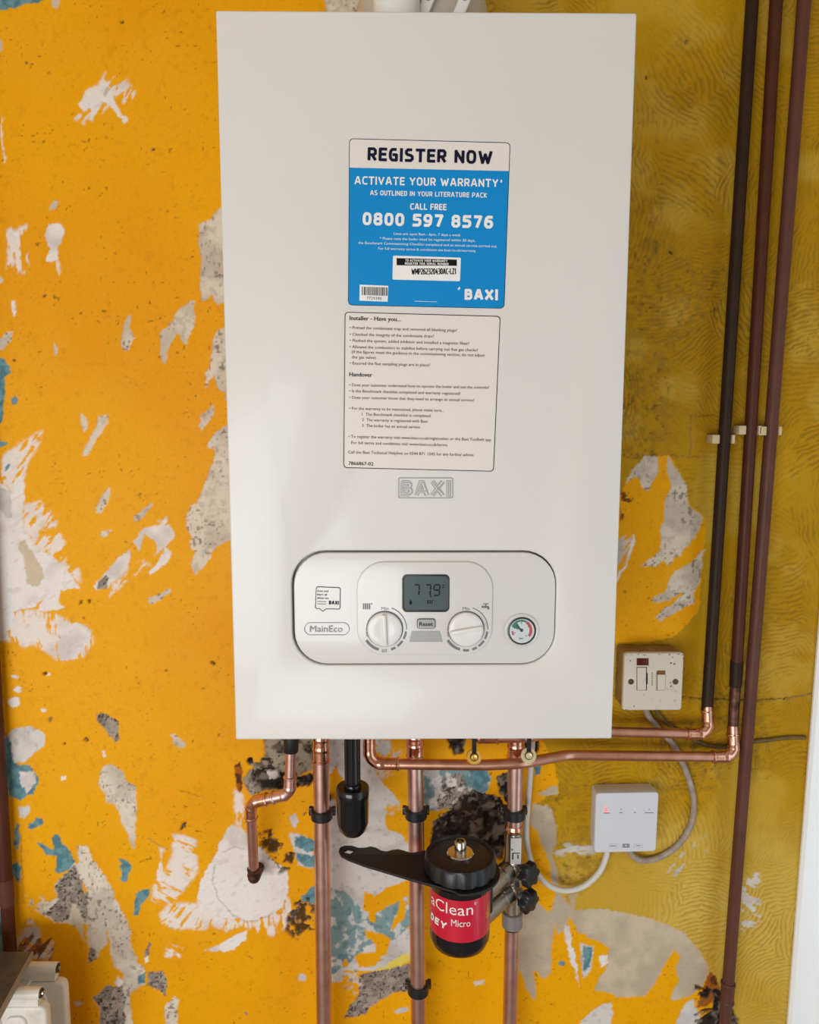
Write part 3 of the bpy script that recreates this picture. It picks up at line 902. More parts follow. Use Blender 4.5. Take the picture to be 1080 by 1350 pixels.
    # scraped, scratchy places
    S = [(Z1, [(365, 470), (430, 415), (470, 400), (500, 345), (530, 370), (560, 350), (630, 400), (645, 470), (600, 495), (540, 460), (520, 500), (450, 560), (400, 595), (355, 560)], scr1, 0.56, 'W'),
         (Z1, [(30, 1090), (130, 1070), (138, 1290), (90, 1300), (35, 1275)], scr3, 0.52, 'W'),
         (Z1, [(240, 1240), (280, 1240), (285, 1300), (260, 1305)], scr3, 0.5, 'W'),
         (Z2, [(20, 780), (130, 700), (195, 670), (190, 720), (120, 830), (110, 960), (60, 960), (0, 900)], scr1, 0.46, 'W'),
         (Z3, [(100, 90), (180, 60), (250, 160), (290, 260), (290, 350), (350, 370), (360, 430), (300, 390), (240, 320), (160, 270), (105, 200)], scr1, 0.47, 'W'),
         (Z3, [(-10, 555), (160, 555), (290, 590), (330, 620), (405, 630), (415, 700), (370, 765), (270, 785), (210, 750), (150, 710), (90, 720), (60, 690), (-10, 690)], scr3, 0.40, 'W'),
         (Z3, [(540, 400), (640, 335), (665, 350), (560, 430), (490, 495), (500, 440)], scr1, 0.45, 'W'),
         (Z3, [(690, 160), (740, 140), (765, 180), (700, 190)], scr1, 0.5, 'W'),
         (Z4, [(775, 470), (875, 490), (880, 640), (815, 720), (765, 790), (680, 770), (685, 700), (735, 640), (765, 560)], scr2, 0.45, 'W'),
         (Z4, [(670, 530), (740, 540), (725, 690), (680, 720)], scr3, 0.60, 'W'),
         (Z4, [(710, 825), (760, 780), (900, 775), (1010, 850), (990, 890), (780, 895), (720, 875)], scr1, 0.46, 'W'),
         (Z4, [(80, 900), (140, 850), (180, 900), (180, 960), (240, 950), (225, 1035), (80, 1010)], scr2, 0.44, 'P'),
         (Z4, [(75, 900), (140, 850), (190, 900), (250, 950), (225, 1040), (75, 1010)], scr1, 0.54, 'R'),
         (Z4, [(110, 740), (170, 740), (230, 770), (200, 830), (130, 790)], n_fine, 0.55, 'G'),
         (Z4, [(750, 960), (810, 980), (800, 1025), (730, 1020)], scr2, 0.5, 'W'),
         (Z5, [(-110, 790), (0, 870), (150, 880), (260, 840), (300, 780), (345, 850), (290, 930), (230, 960), (160, 935), (100, 915), (30, 940), (-60, 910)], scr3, 0.45, 'W'),
         (Z5, [(60, 300), (100, 330), (115, 470), (70, 470)], scr3, 0.48, 'W'),
         (Z5, [(170, 500), (250, 480), (330, 560), (330, 660), (260, 680), (200, 600)], n_fine, 0.56, 'D'),
         (Z5, [(300, 860), (350, 790), (420, 800), (430, 930), (360, 980), (290, 940)], n_fine, 0.54, 'D'),
         (Z5, [(580, 100), (720, 90), (800, 130), (780, 240), (700, 260), (620, 200)], n_fine, 0.54, 'P'),
         (Z5, [(520, 1100), (620, 1110), (640, 1180), (600, 1220), (540, 1180)], n_fine, 0.54, 'G'),
         (Z6, [(340, 330), (520, 340), (560, 520), (560, 620), (220, 620), (240, 450)], n_fine, 0.50, 'D'),
         (Z6, [(230, 210), (330, 240), (400, 320), (300, 400), (220, 380)], n_fine, 0.58, 'W'),
         (Z6, [(20, 380), (110, 360), (120, 480), (40, 500)], n_fine, 0.6, 'O'),
         (Z9, [(130, 560), (200, 520), (325, 540), (325, 575), (150, 580)], scrh, 0.5, 'P'),
         (Z9, [(770, 520), (830, 500), (840, 560), (780, 560)], scr1, 0.5, 'P'),
         (Z9, [(640, 640), (720, 560), (780, 580), (700, 680)], scr1, 0.58, 'P'),
         (Z9, [(210, 760), (250, 750), (240, 830), (215, 830)], scr3, 0.45, 'N'),
         (Z9, [(780, 1180), (880, 1190), (990, 1340), (990, 1450), (740, 1450), (790, 1300)], n_fine, 0.54, 'D'),
         (Z9, [(990, 700), (1080, 650), (1080, 900), (1000, 930)], scr2, 0.56, 'P'),
         (ZA, [(60, 640), (130, 600), (155, 640), (80, 800), (40, 850)], scr1, 0.44, 'P'),
         (ZA, [(80, 330), (160, 300), (180, 420), (90, 520)], n_fine, 0.58, 'R')]
    for tf, pts, fld, thr, k in S:
        paint(k, tf(pts), 0.9, 3.0, (thr, fld))

    # cracks and chases: thin dark lines
    def crack(pts, w, kind='D', op=0.85):
        for a, b in zip(pts, pts[1:]):
            dx, dy = b[0] - a[0], b[1] - a[1]; L = math.hypot(dx, dy) or 1
            nx_, ny_ = -dy / L * w / 2, dx / L * w / 2
            paint(kind, [(a[0] + nx_, a[1] + ny_), (b[0] + nx_, b[1] + ny_), (b[0] - nx_, b[1] - ny_), (a[0] - nx_, a[1] - ny_)], op, 0.9)
    crack([(900, 919), (935, 921), (975, 924), (1010, 924), (1045, 920), (1070, 914)], 1.6)
    crack([(912, 548), (910, 605)], 1.4, 'D', 0.6)
    crack([(826, 603), (870, 600), (930, 604)], 1.2, 'D', 0.5)
    crack([(910, 549), (945, 546)], 1.4, 'D', 0.5)
    crack(Z5([(-20, 640), (-34, 720), (0, 800), (60, 870), (110, 890), (170, 890), (240, 855)]), 1.6, 'g', 0.5)
    crack(Z5([(10, 590), (60, 560), (110, 575)]), 1.6, 'g', 0.5)
    crack([(236, 1042), (268, 1051)], 1.2, 'D', 0.5)
    crack([(195, 1107), (222, 1122)], 1.2, 'D', 0.6)
    crack([(270, 83), (290, 80)], 1.2, 'R', 0.6)
    crack([(26, 1090), (29, 1150), (31, 1190)], 1.6, 'R', 0.45)
    crack([(840, 160), (866, 160), (866, 190)], 1.2, 'D', 0.35)
    for (x, y, r) in ((36, 83, 2), (42, 84, 1.6), (203, 197, 2.2), (161, 29, 2), (58, 390, 2.4), (20, 475, 2.2), (281, 874, 3.2), (59, 888, 3), (66, 949, 3), (114, 974, 3), (85, 981, 2.4), (107, 795, 2.4), (117, 792, 2), (266, 909, 1.6), (219, 884, 1.8), (905, 57, 2.6), (907, 53, 2), (853, 102, 2.4), (884, 333, 2.4)):
        paint('D', ell(x, y, r, r * 0.9, 8), 0.85, 0.9)

    # mesh
    verts = np.empty((nz * nx, 3), np.float32)
    verts[:, 0] = X.ravel(); verts[:, 1] = (WY - H).ravel(); verts[:, 2] = Z.ravel()
    j, i = np.meshgrid(np.arange(nz - 1), np.arange(nx - 1), indexing='ij')
    a = (j * nx + i).ravel()
    faces = np.stack([a, a + 1, a + nx + 1, a + nx], 1).astype(np.int32)
    me = bpy.data.meshes.new('wall_back')
    me.vertices.add(len(verts)); me.vertices.foreach_set('co', verts.ravel())
    me.loops.add(faces.size); me.loops.foreach_set('vertex_index', faces.ravel())
    me.polygons.add(len(faces)); me.polygons.foreach_set('loop_start', np.arange(0, faces.size, 4, dtype=np.int32))
    me.update(calc_edges=True)
    me.polygons.foreach_set('use_smooth', np.ones(len(faces), bool))
    ca = me.color_attributes.new('paint', 'FLOAT_COLOR', 'POINT')
    buf = np.ones((nz * nx, 4), np.float32); buf[:, :3] = C.reshape(-1, 3); buf[:, 3] = RG.ravel()
    ca.data.foreach_set('color', buf.ravel())
    M = bpy.data.materials.new('worn_paint'); M.use_nodes = True
    nt = M.node_tree; b = nt.nodes['Principled BSDF']
    at_ = nt.nodes.new('ShaderNodeAttribute'); at_.attribute_name = 'paint'
    n = nt.nodes.new('ShaderNodeTexNoise'); n.inputs['Scale'].default_value = 260; n.inputs['Detail'].default_value = 5
    tc = nt.nodes.new('ShaderNodeTexCoord'); nt.links.new(tc.outputs['Object'], n.inputs['Vector'])
    mr = nt.nodes.new('ShaderNodeMapRange'); mr.inputs[1].default_value = 0.3; mr.inputs[2].default_value = 0.7
    mr.inputs[3].default_value = 0.95; mr.inputs[4].default_value = 1.03
    nt.links.new(n.outputs['Fac'], mr.inputs[0])
    mx = nt.nodes.new('ShaderNodeVectorMath'); mx.operation = 'SCALE'
    nt.links.new(at_.outputs['Color'], mx.inputs[0]); nt.links.new(mr.outputs[0], mx.inputs['Scale'])
    nt.links.new(mx.outputs[0], b.inputs['Base Color'])
    nt.links.new(at_.outputs['Alpha'], b.inputs['Roughness'])
    b.inputs['Specular IOR Level'].default_value = 0.12
    bp = nt.nodes.new('ShaderNodeBump'); bp.inputs['Strength'].default_value = 0.15; bp.inputs['Distance'].default_value = 0.001
    nt.links.new(n.outputs['Fac'], bp.inputs['Height']); nt.links.new(bp.outputs['Normal'], b.inputs['Normal'])
    me.materials.append(M)
    o = link(bpy.data.objects.new('wall_back', me))
    o['kind'] = 'structure'
    o['label'] = 'orange and yellow painted wall with peeling plaster patches'
    return o


build_wall()


def struct(name, bm, material, label=None):
    o = finish(name, bm, material, None, smooth=0)
    o['kind'] = 'structure'
    if label:
        o['label'] = label
    return o


def sbox(x0, x1, y0, y1, z0, z1, bm=None, bev=0.0):
    bm = bm or bmesh.new()
    box(bm, ((x0 + x1) / 2, (y0 + y1) / 2, (z0 + z1) / 2), (x1 - x0, y1 - y0, z1 - z0), bev)
    return bm


struct('floor', sbox(-2.7, 1.25, -2.7, WY + 0.1, -0.1, 0.0), 'room_floor', 'floor of the room')
struct('ceiling', sbox(-2.7, 1.25, -2.7, WY + 0.1, 2.45, 2.55), 'room_ceiling', 'plain ceiling of the room')
struct('wall_left', sbox(-2.7, -2.6, -2.7, WY + 0.1, 0, 2.45), 'room_wall', 'plain left wall of the room')
bm = sbox(-2.7, 1.25, -2.7, -2.6, 0, 0.25)
sbox(-2.7, 1.25, -2.7, -2.6, 1.55, 2.45, bm); sbox(-2.7, -2.45, -2.7, -2.6, 0.25, 1.55, bm); sbox(-0.15, 1.25, -2.7, -2.6, 0.25, 1.55, bm)
struct('wall_front', bm, 'room_wall', 'wall with the window behind the camera')
bm = sbox(1.1, 1.2, -2.7, -0.95, 0, 2.45)
sbox(1.1, 1.2, -0.95, -0.15, 2.0, 2.45, bm); sbox(1.1, 1.2, -0.15, WY + 0.1, 0, 2.45, bm)
struct('wall_right', bm, 'room_wall', 'plain right wall of the room')

# white plastic door frame standing at the right end of the wall
e0 = at(1080, 806, WY - 0.001); e1 = at(1037, 1350, WY - 0.001)
lean = (e0.x - e1.x) / (e0.z - e1.z)
bm = bmesh.new()
ztop, zbot = 2.44, 0.001


def fx(z):
    return e0.x + (z - e0.z) * lean


prof = [(0.0, 0.0), (0.0, -0.004), (0.004, -0.008), (0.050, -0.010), (0.054, -0.030), (0.14, -0.034), (0.14, 0.0)]
rings = []
for z in (zbot, ztop):
    rings.append([bm.verts.new((fx(z) + a, WY - 0.001 + b, z)) for a, b in prof])
for k in range(len(prof)):
    bm.faces.new((rings[0][k], rings[0][(k + 1) % len(prof)], rings[1][(k + 1) % len(prof)], rings[1][k]))
bm.faces.new(rings[0]); bm.faces.new(rings[1])
bmesh.ops.recalc_face_normals(bm, faces=bm.faces)
struct('door_1', bm, 'upvc', 'white plastic door frame at the right edge')

# ------------------------------------------------------------------ the boiler
BH = 0.7036
boiler = thing('boiler', 'white wall hung combination boiler with stickers and control panel', 'boiler', (0, 0.15, ZB))
bm = bmesh.new()
box(bm, (0, 0.160, ZB + BH / 2), (0.386, 0.286, BH - 0.002), 0.003)
finish('casing', bm, 'case_white', boiler)
bm = bmesh.new()
box(bm, (0, 0.3185, ZB + BH / 2 + 0.08), (0.30, 0.033, 0.42), 0.002)
finish('mounting_frame', bm, 'nickel', boiler)

# front cover with the opening of the control panel
hole = px_loop([(386 + 0, 726)] * 0 or [], 0)
c0 = at(386, 877, 0); c1 = at(735, 726, 0)
rad = 45 * pxm(560, 800, 0)
bm = front_plate([rr(-0.195, ZB, 0.195, ZB + BH, 0.0018, 3), rr(c0.x, c0.z, c1.x, c1.z, rad)], 0.0, 0.018, 0.0018)
finish('front_cover', bm, 'case_white', boiler)
bm = bmesh.new()
l0 = at(436, 976, 0.01); l1 = at(552, 976, 0.01)
box(bm, ((l0.x + l1.x) / 2, 0.012, ZB - 0.0012), (l1.x - l0.x, 0.012, 0.0028), 0.0008)
finish('lower_lip', bm, 'case_white', boiler)

# control panel
cpm = 1 / pxm(560, 800, 0)
g_l, g_t, g_r, g_b = 3.2 / cpm, 2.6 / cpm, 1.1 / cpm, 1.6 / cpm
bm = front_plate([rr(c0.x - 0.006, c0.z - 0.006, c1.x + 0.006, c1.z + 0.006, rad)], 0.0182, 0.0200)
finish('gap_seal', bm, 'gap_dark', boiler, label='dark gap around the control panel')
bm = front_plate([rr(c0.x + g_l, c0.z + g_b, c1.x - g_r, c1.z - g_t, rad - 1.5 / cpm)], 0.0004, 0.0176, 0.0012)
cp = finish('control_panel', bm, 'panel_white', boiler)
a = at(471, 863, 0); b = at(650, 740, 0)
bm = front_plate([rr(a.x, a.z, b.x, b.z, 36 / cpm)], -0.0022, 0.001, 0.0014)
finish('raised_fascia', bm, 'panel_white', cp)
YF = -0.0023
a = at(531, 806, YF); b = at(592, 758, YF)
bm = front_plate([rr(a.x - 0.0006, a.z - 0.0006, b.x + 0.0006, b.z + 0.0006, 6.4 / cpm), rr(a.x + 0.0012, a.z + 0.0012, b.x - 0.0012, b.z - 0.0012, 5.4 / cpm)], YF - 0.0008, YF + 0.0002, 0.0002)
finish('display_bezel', bm, 'rim_black', cp)
bm = front_plate([rr(a.x, a.z, b.x, b.z, 6 / cpm)], YF - 0.0002, YF + 0.0002)
finish('display', bm, 'lcd', cp)
ZD = zt(470, 730, 5.684)


def seg7(x, y, w, h, on, t=2.2, sl=0.10):
    def P(u, v):
        return (x + u * w + (1 - v) * h * sl, y + v * h)
    S = {'a': ((0, 0), (1, 0)), 'b': ((1, 0), (1, .5)), 'c': ((1, .5), (1, 1)), 'd': ((0, 1), (1, 1)), 'e': ((0, .5), (0, 1)), 'f': ((0, 0), (0, .5)), 'g': ((0, .5), (1, .5))}
    out = []
    for s in on:
        (u0, v0), (u1, v1) = S[s]
        p, q = P(u0, v0), P(u1, v1)
        dx, dy = q[0] - p[0], q[1] - p[1]; L = math.hypot(dx, dy)
        ux, uy = dx / L, dy / L; nx, ny = -uy * t / 2, ux * t / 2
        g = t * 0.35
        p = (p[0] + ux * g, p[1] + uy * g); q = (q[0] - ux * g, q[1] - uy * g)
        out.append([(p[0] + nx, p[1] + ny), (q[0] + nx, q[1] + ny), (q[0] - nx, q[1] - ny), (p[0] - nx, p[1] - ny)])
    return out


polys = seg7(545.0, 771, 7, 14, 'abc', 1.7) + seg7(560.0, 771, 7, 14, 'abc', 1.7) + seg7(571.5, 771, 7.5, 14, 'abcdfg', 1.7)
polys.append(ell(568.0, 786, 1.2, 1.2, 8))
polys += [[(563 + 2.0 * k, 791), (564 + 2.0 * k, 791), (564 + 2.0 * k, 796), (563 + 2.0 * k, 796)] for k in range(4)]
polys.append([(570.5, 791), (572.5, 791), (572.5, 792), (570.5, 792)])
polys.append([(541.5, 790), (543.5, 794), (542.8, 797), (540.4, 797), (539.6, 794)])
polys += [[(583, 771), (586, 771), (586, 772), (583, 772)], [(583, 774), (586, 774), (586, 775), (583, 775)]]
print_obj('display_digits', 'lcd_digit', cp, polys=polys, Y=YF - 0.0004)

# knobs
for kx, ridge, nm in ((507.3, 92, 'heating_knob'), (614.5, 10, 'hot_water_knob')):
    c = at(kx, 829, YF)
    rk = 23.5 / cpm
    bm = bmesh.new()
    lathe(bm, c + Vector((0, 0.0002, 0)), (0, -1, 0), [(0, rk + 0.0007), (0.0004, rk + 0.0007), (0.0004, rk - 0.0002), (0.0002, rk - 0.0003)], 48)
    finish('knob_rim', bm, 'print_mid', cp)
    bm = bmesh.new()
    lathe(bm, c, (0, -1, 0), [(0, rk - 0.0004), (0.0035, rk - 0.0006), (0.0046, rk - 0.0016), (0.005, rk - 0.003), (0.0046, rk * 0.5), (0.0044, 0)], 48)
    kn = finish('knob', bm, 'knob_white', cp)
    bm = bmesh.new()
    box(bm, (0, 0, 0), (rk * 1.8, 0.0075, 0.0042), 0.0012, 3)
    bmesh.ops.rotate(bm, verts=bm.verts, cent=(0, 0, 0), matrix=Matrix.Rotation(-R(ridge), 3, 'Y'))
    bmesh.ops.translate(bm, verts=bm.verts, vec=c + Vector((0, -0.0048, 0)))
    finish('grip_ridge', bm, 'knob_white', cp)
    # scale arcs around the knob
    polys = []

    def arc(a0, a1, r0, r1, n=8):
        o_ = [(kx + r1 * math.sin(R(a0 + (a1 - a0) * k / n)), 829 - r1 * math.cos(R(a0 + (a1 - a0) * k / n))) for k in range(n + 1)]
        i_ = [(kx + r0 * math.sin(R(a1 - (a1 - a0) * k / n)), 829 - r0 * math.cos(R(a1 - (a1 - a0) * k / n))) for k in range(n + 1)]
        return o_ + i_
    polys.append(arc(18, 92, 28.2, 29.2 + 0.2, 14))
    polys.append(arc(97, 118, 26.9, 29.6)); polys.append(arc(124, 144, 26.9, 29.8))
    polys.append(arc(150, 163, 26.9, 30))
    polys.append(arc(196, 238, 26.6, 30.2))
    if kx > 600:
        polys.append(arc(172, 188, 26.9, 30))
    tx = [('Min', (kx - 4.6, 804.2), (kx + 4.8, 804.2), 4.0, 0.01), ('Max', (kx - 25.2, 829.5), (kx - 24.2, 840), 3.2, 0.01)]
    if kx < 600:
        tx.append(('60', (kx - 4.0, 860), (kx + 3.0, 860), 4.4, 0.01))
    print_obj('knob_scale', 'print_mid', cp, texts=tx, polys=polys, Y=YF - 0.0001)

# icons: radiator and tap
polys = [[(478.6 + 2.6 * k, 795.5), (480.4 + 2.6 * k, 795.5), (480.4 + 2.6 * k, 803.3), (478.6 + 2.6 * k, 803.3)] for k in range(4)]
polys.append(ell(490, 796, 1.1, 1.1, 8))
print_obj('radiator_icon', 'print_mid', cp, polys=polys, Y=YF - 0.0001)
polys = [[(637, 795.5), (644, 795.5), (644, 796.7), (637, 796.7)], [(640, 796.5), (641.3, 796.5), (641.3, 799), (640, 799)],
          [(635, 798.6), (643, 798.6), (645.3, 800), (645.3, 803.6), (642.8, 803.6), (642.6, 801.6), (635, 801.6)]]
print_obj('tap_icon', 'print_mid', cp, polys=polys, Y=YF - 0.0001)
# reset button and blank plate
a = at(550.5, 828, YF); b = at(573.5, 816, YF)
bm = front_plate([rr(a.x - 0.0006, a.z - 0.0006, b.x + 0.0006, b.z + 0.0006, 3.6 / cpm)], YF - 0.0006, YF + 0.0006)
finish('button_surround', bm, 'print_dark', cp)
bm = front_plate([rr(a.x, a.z, b.x, b.z, 3 / cpm)], YF - 0.0022, YF + 0.0006, 0.0006)
finish('reset_button', bm, 'button_grey', cp)
print_obj('reset_lettering', 'print_black', cp, texts=[('Reset', (553.2, 825.2), (570.6, 825.2), 5.2, 0.02)], Y=YF - 0.0024)
bm = front_plate([px_loop([(543, 832), (580, 832), (583.5, 845.5), (540, 845.5)], YF)], YF - 0.0004, YF + 0.0006)
finish('blank_plate', bm, 'button_grey', cp)
print_obj('plate_outline', 'print_mid', cp, polys=[[(540, 845.0), (583.5, 845.0), (583.5, 846.0), (540, 846.0)]], Y=YF - 0.0002)

# pressure gauge
gc = at(687.8, 831, 0)
gr = 18.6 / cpm
bm = bmesh.new()
lathe(bm, gc, (0, -1, 0), [(0, gr + 0.0034), (0.0012, gr + 0.0030), (0.0022, gr + 0.0014), (0.0016, gr - 0.0002)], 48, False)
finish('gauge_collar', bm, 'panel_white', cp)
bm = bmesh.new()
lathe(bm, gc + Vector((0, -0.002, 0)), (0, -1, 0), [(0, gr), (0.0012, gr - 0.0002), (0.0014, gr - 0.0010), (0.0006, gr - 0.0018)], 48, False)
gg = finish('pressure_gauge', bm, 'rim_black', cp)
bm = bmesh.new()
lathe(bm, gc + Vector((0, -0.0019, 0)), (0, -1, 0), [(0, gr - 0.001), (0.0008, gr - 0.001)], 40)
finish('gauge_face', bm, 'gauge_face', cp)
GY = -0.0029


def garc(a0, a1, r0, r1, n=10):
    o_ = [(687.8 + r1 * math.sin(R(a0 + (a1 - a0) * k / n)), 831 - r1 * math.cos(R(a0 + (a1 - a0) * k / n))) for k in range(n + 1)]
    i_ = [(687.8 + r0 * math.sin(R(a1 - (a1 - a0) * k / n)), 831 - r0 * math.cos(R(a1 - (a1 - a0) * k / n))) for k in range(n + 1)]
    return o_ + i_


print_obj('gauge_green_band', 'gauge_green', cp, polys=[garc(-70, 30, 11.5, 14), garc(-75, -30, 3, 11.5)], Y=GY)
print_obj('gauge_red_band', 'gauge_red', cp, polys=[garc(32, 128, 10.5, 14.2), garc(-120, -95, 11, 13.5)], Y=GY)
print_obj('gauge_marks', 'print_dark', cp, texts=[('bar', (684.6, 842.8), (690.4, 842.8), 2.8)],
          polys=[ell(687.8, 831, 2.2, 2.2, 12), [(687, 831.6), (680, 824.2), (681, 823.6), (688.6, 830.2)], [(687.3, 820), (688.3, 820), (688.3, 822.6), (687.3, 822.6)],
                 [(695.8, 826), (697.6, 825.2), (698, 826), (696.2, 826.8)], [(693.6, 837.6), (695, 838.6), (694.4, 839.2), (693, 838.2)], [(678.2, 834), (679.8, 833.6), (680, 834.4), (678.4, 834.8)]], Y=GY - 0.0002)

# model name badge
PY = 0.0003


def px_rr(x0, y0, x1, y1, r, Y=0.0, n=6):
    return px_loop(rr(x0, y0, x1, y1, r, n), Y)


bm = front_plate([px_rr(401, 820.5, 461, 837.5, 8.4), px_rr(401.9, 821.4, 460.1, 836.6, 7.5)], -0.0004, 0.001, 0.0002)
nb = finish('name_badge', bm, 'badge_silver', cp)
print_obj('badge_lettering', 'line_grey', cp, texts=[('MainEco', (408.6, 833.2), (451.6, 833.2), 8.2, 0.012)], Y=-0.0003)
# speech-bubble sticker
bub = [(418.5, 773), (447.5, 774.3), (449.3, 776.3), (448.8, 801.8), (447.2, 803.6), (430.5, 803.2), (425.6, 806.6), (421.4, 803), (417, 802.8), (415.4, 800.6), (416.6, 775)]
bi = [(419.2, 774.2), (447.0, 775.4), (448.2, 776.8), (447.8, 801.2), (446.7, 802.4), (430.1, 802.1), (425.6, 805.2), (421.8, 801.9), (417.6, 801.7), (416.6, 800), (417.6, 775.6)]
bm = front_plate([px_loop(bub)], 0.0, 0.0006)
finish('bubble_sticker', bm, 'print_dark', cp)
print_obj('bubble_face', 'print_white', cp, polys=[bi], Y=-0.0002)
print_obj('print_mark', 'print_mid', cp, Y=-0.0004, split=True, polys=[[(418.2, 792.4), (430, 792.8), (430, 793.7), (418.2, 793.3)], [(418.2, 795.6), (430, 796.0), (430, 796.9), (418.2, 796.5)]])
print_obj('text_line', 'print_navy', cp, Y=-0.0004, split=True, texts=[
    ('Scan and', (418.4, 780.2), (432.8, 780.6), 2.6, 0.02), ('learn all', (418.4, 784.8), (431, 785.2), 2.6, 0.02), ('about me', (418.2, 789.4), (433.2, 789.8), 2.6, 0.02),
    ('BAXI', (433.6, 796.8), (446.8, 797.2), 5.0, 0.25)])

# raised brand badge under the stickers
bm = front_plate([px_rr(525, 629.5, 597.5, 657, 2.5), px_rr(526.2, 630.7, 596.3, 655.8, 1.8)], -0.0007, 0.001, 0.0002)
bd = finish('brand_badge', bm, 'badge_silver', boiler)
print_obj('brand_lettering', 'badge_silver', bd, texts=[('BAXI', (528.2, 654.4), (594.4, 654.8), 21.5, 0.27)], Y=-0.0003)
print_obj('brand_lettering_inlay', 'panel_white', bd, texts=[('BAXI', (529.6, 653.2), (593.0, 653.6), 19.0, 0.18)], Y=-0.0005)
print_obj('brand_lettering_core', 'badge_silver', bd, texts=[('BAXI', (530.4, 652.4), (592.2, 652.8), 17.4, 0.101)], Y=-0.0006)

# ---- register sticker
ZS = zt(430, 170, 4.0)


def T(z, body, a, b, cap, sc, bold=0.0):
    (ax, ay), (bx, by) = z([a, b])
    return (body, (ax, ay), (bx, by), cap / sc, bold)


q = ZS([(122, 50), (972, 72), (940, 948), (116, 930)])
bm = front_plate([px_loop(quad_round(q, 6.5))], -0.0003, 0.0004)
st = finish('register_sticker', bm, 'print_navy', boiler, label='blue and white warranty sticker on the boiler front')
qi = inset_quad(q, 0.8)
L0, L1 = ZS([(123, 204), (964, 222)])
hd = quad_round(qi, 5.8)
# header paper and blue body
bm = bmesh.new(); flat_poly(bm, [p for p in hd], -0.0004)
for f in bm.faces:
    f.normal_update()
    if f.normal.y > 0: f.normal_flip()
finish('sticker_header', bm, 'sticker_paper', st, smooth=0)
low = [p for p in hd if p[1] > 300]
body = [(qi[0][0] + (qi[3][0] - qi[0][0]) * 0.17, L0[1]), (qi[1][0] + (qi[2][0] - qi[1][0]) * 0.17, L1[1])]
print_obj('sticker_body', 'sticker_blue', st, polys=[[body[0], body[1]] + low], Y=-0.0006)
YT = -0.0008
print_obj('heading_lettering', 'print_navy', st, Y=YT, texts=[T(ZS, 'REGISTER NOW', (218, 168), (876, 187), 72, 4, 0.215)])
print_obj('text_line', 'print_white', st, Y=YT, split=True, texts=[
    T(ZS, 'ACTIVATE YOUR WARRANTY*', (150, 292), (932, 308), 43, 4, 0.18),
    T(ZS, 'AS OUTLINED IN YOUR LITERATURE PACK', (232, 349), (848, 363), 26, 4, 0.18),
    T(ZS, 'CALL FREE', (443, 425), (635, 429), 33, 4, 0.19),
    T(ZS, '0800 597 8576', (192, 507), (880, 526), 68, 4, 0.23),
    T(ZS, 'Lines are open 8am - 6pm, 7 days a week', (357, 558), (710, 566), 13, 4),
    T(ZS, '* Please note the boiler must be registered within 30 days,', (283, 583), (787, 595), 13, 4),
    T(ZS, 'the Benchmark Commissioning Checklist completed and an annual service carried out.', (170, 606), (902, 625), 13, 4),
    T(ZS, 'For full warranty terms & conditions see baxi.co.uk/warranty', (275, 636), (790, 649), 13, 4),
    T(ZS, 'BAXI', (730, 901), (906, 904), 58, 4, 0.25)],
    polys=[ZS([(700, 850), (694, 842), (704, 832), (708, 840)]), ZS([(467, 907), (585, 911), (585, 913), (467, 909)])])
bm = front_plate([px_loop(quad_round(ZS([(353, 669), (711, 680), (706, 804), (350, 795)]), 2.0))], -0.0010, -0.0005)
finish('serial_label', bm, 'print_white', st, label='white serial number label')
print_obj('serial_band', 'print_black', st, Y=-0.0011, polys=[ZS([(372, 681), (690, 689), (690, 722), (372, 719)])])
print_obj('text_line', 'print_white', st, Y=-0.0012, split=True, texts=[
    T(ZS, 'TO ACTIVATE YOUR WARRANTY', (418, 699), (640, 703), 12, 4, 0.2), T(ZS, 'REGISTER THIS SERIAL NUMBER', (416, 715), (646, 719), 12, 4, 0.2)])
print_obj('serial_lettering', 'print_black', st, Y=-0.0011, texts=[T(ZS, 'WMP262320430AC-LZ1', (450, 768), (687, 766), 32, 4, 0.15)])
bm = front_plate([px_loop(ZS([(178, 822), (328, 828), (325, 912), (176, 906)]))], -0.0010, -0.0005)
finish('barcode_label', bm, 'print_white', st, label='small white barcode label')
random.seed(4)
bars = []; x = 188
while x < 318:
    w = random.choice((2, 3, 4, 6))
    dy = (x - 188) * 0.03
    bars.append(ZS([(x, 832 + dy), (x + w, 832 + dy), (x + w, 876 + dy), (x, 876 + dy)]))
    x += w + random.choice((2, 2, 3, 4))
print_obj('barcode', 'print_black', st, Y=-0.0011, polys=bars, texts=[T(ZS, '7729390', (214, 899), (292, 902), 15, 4)])

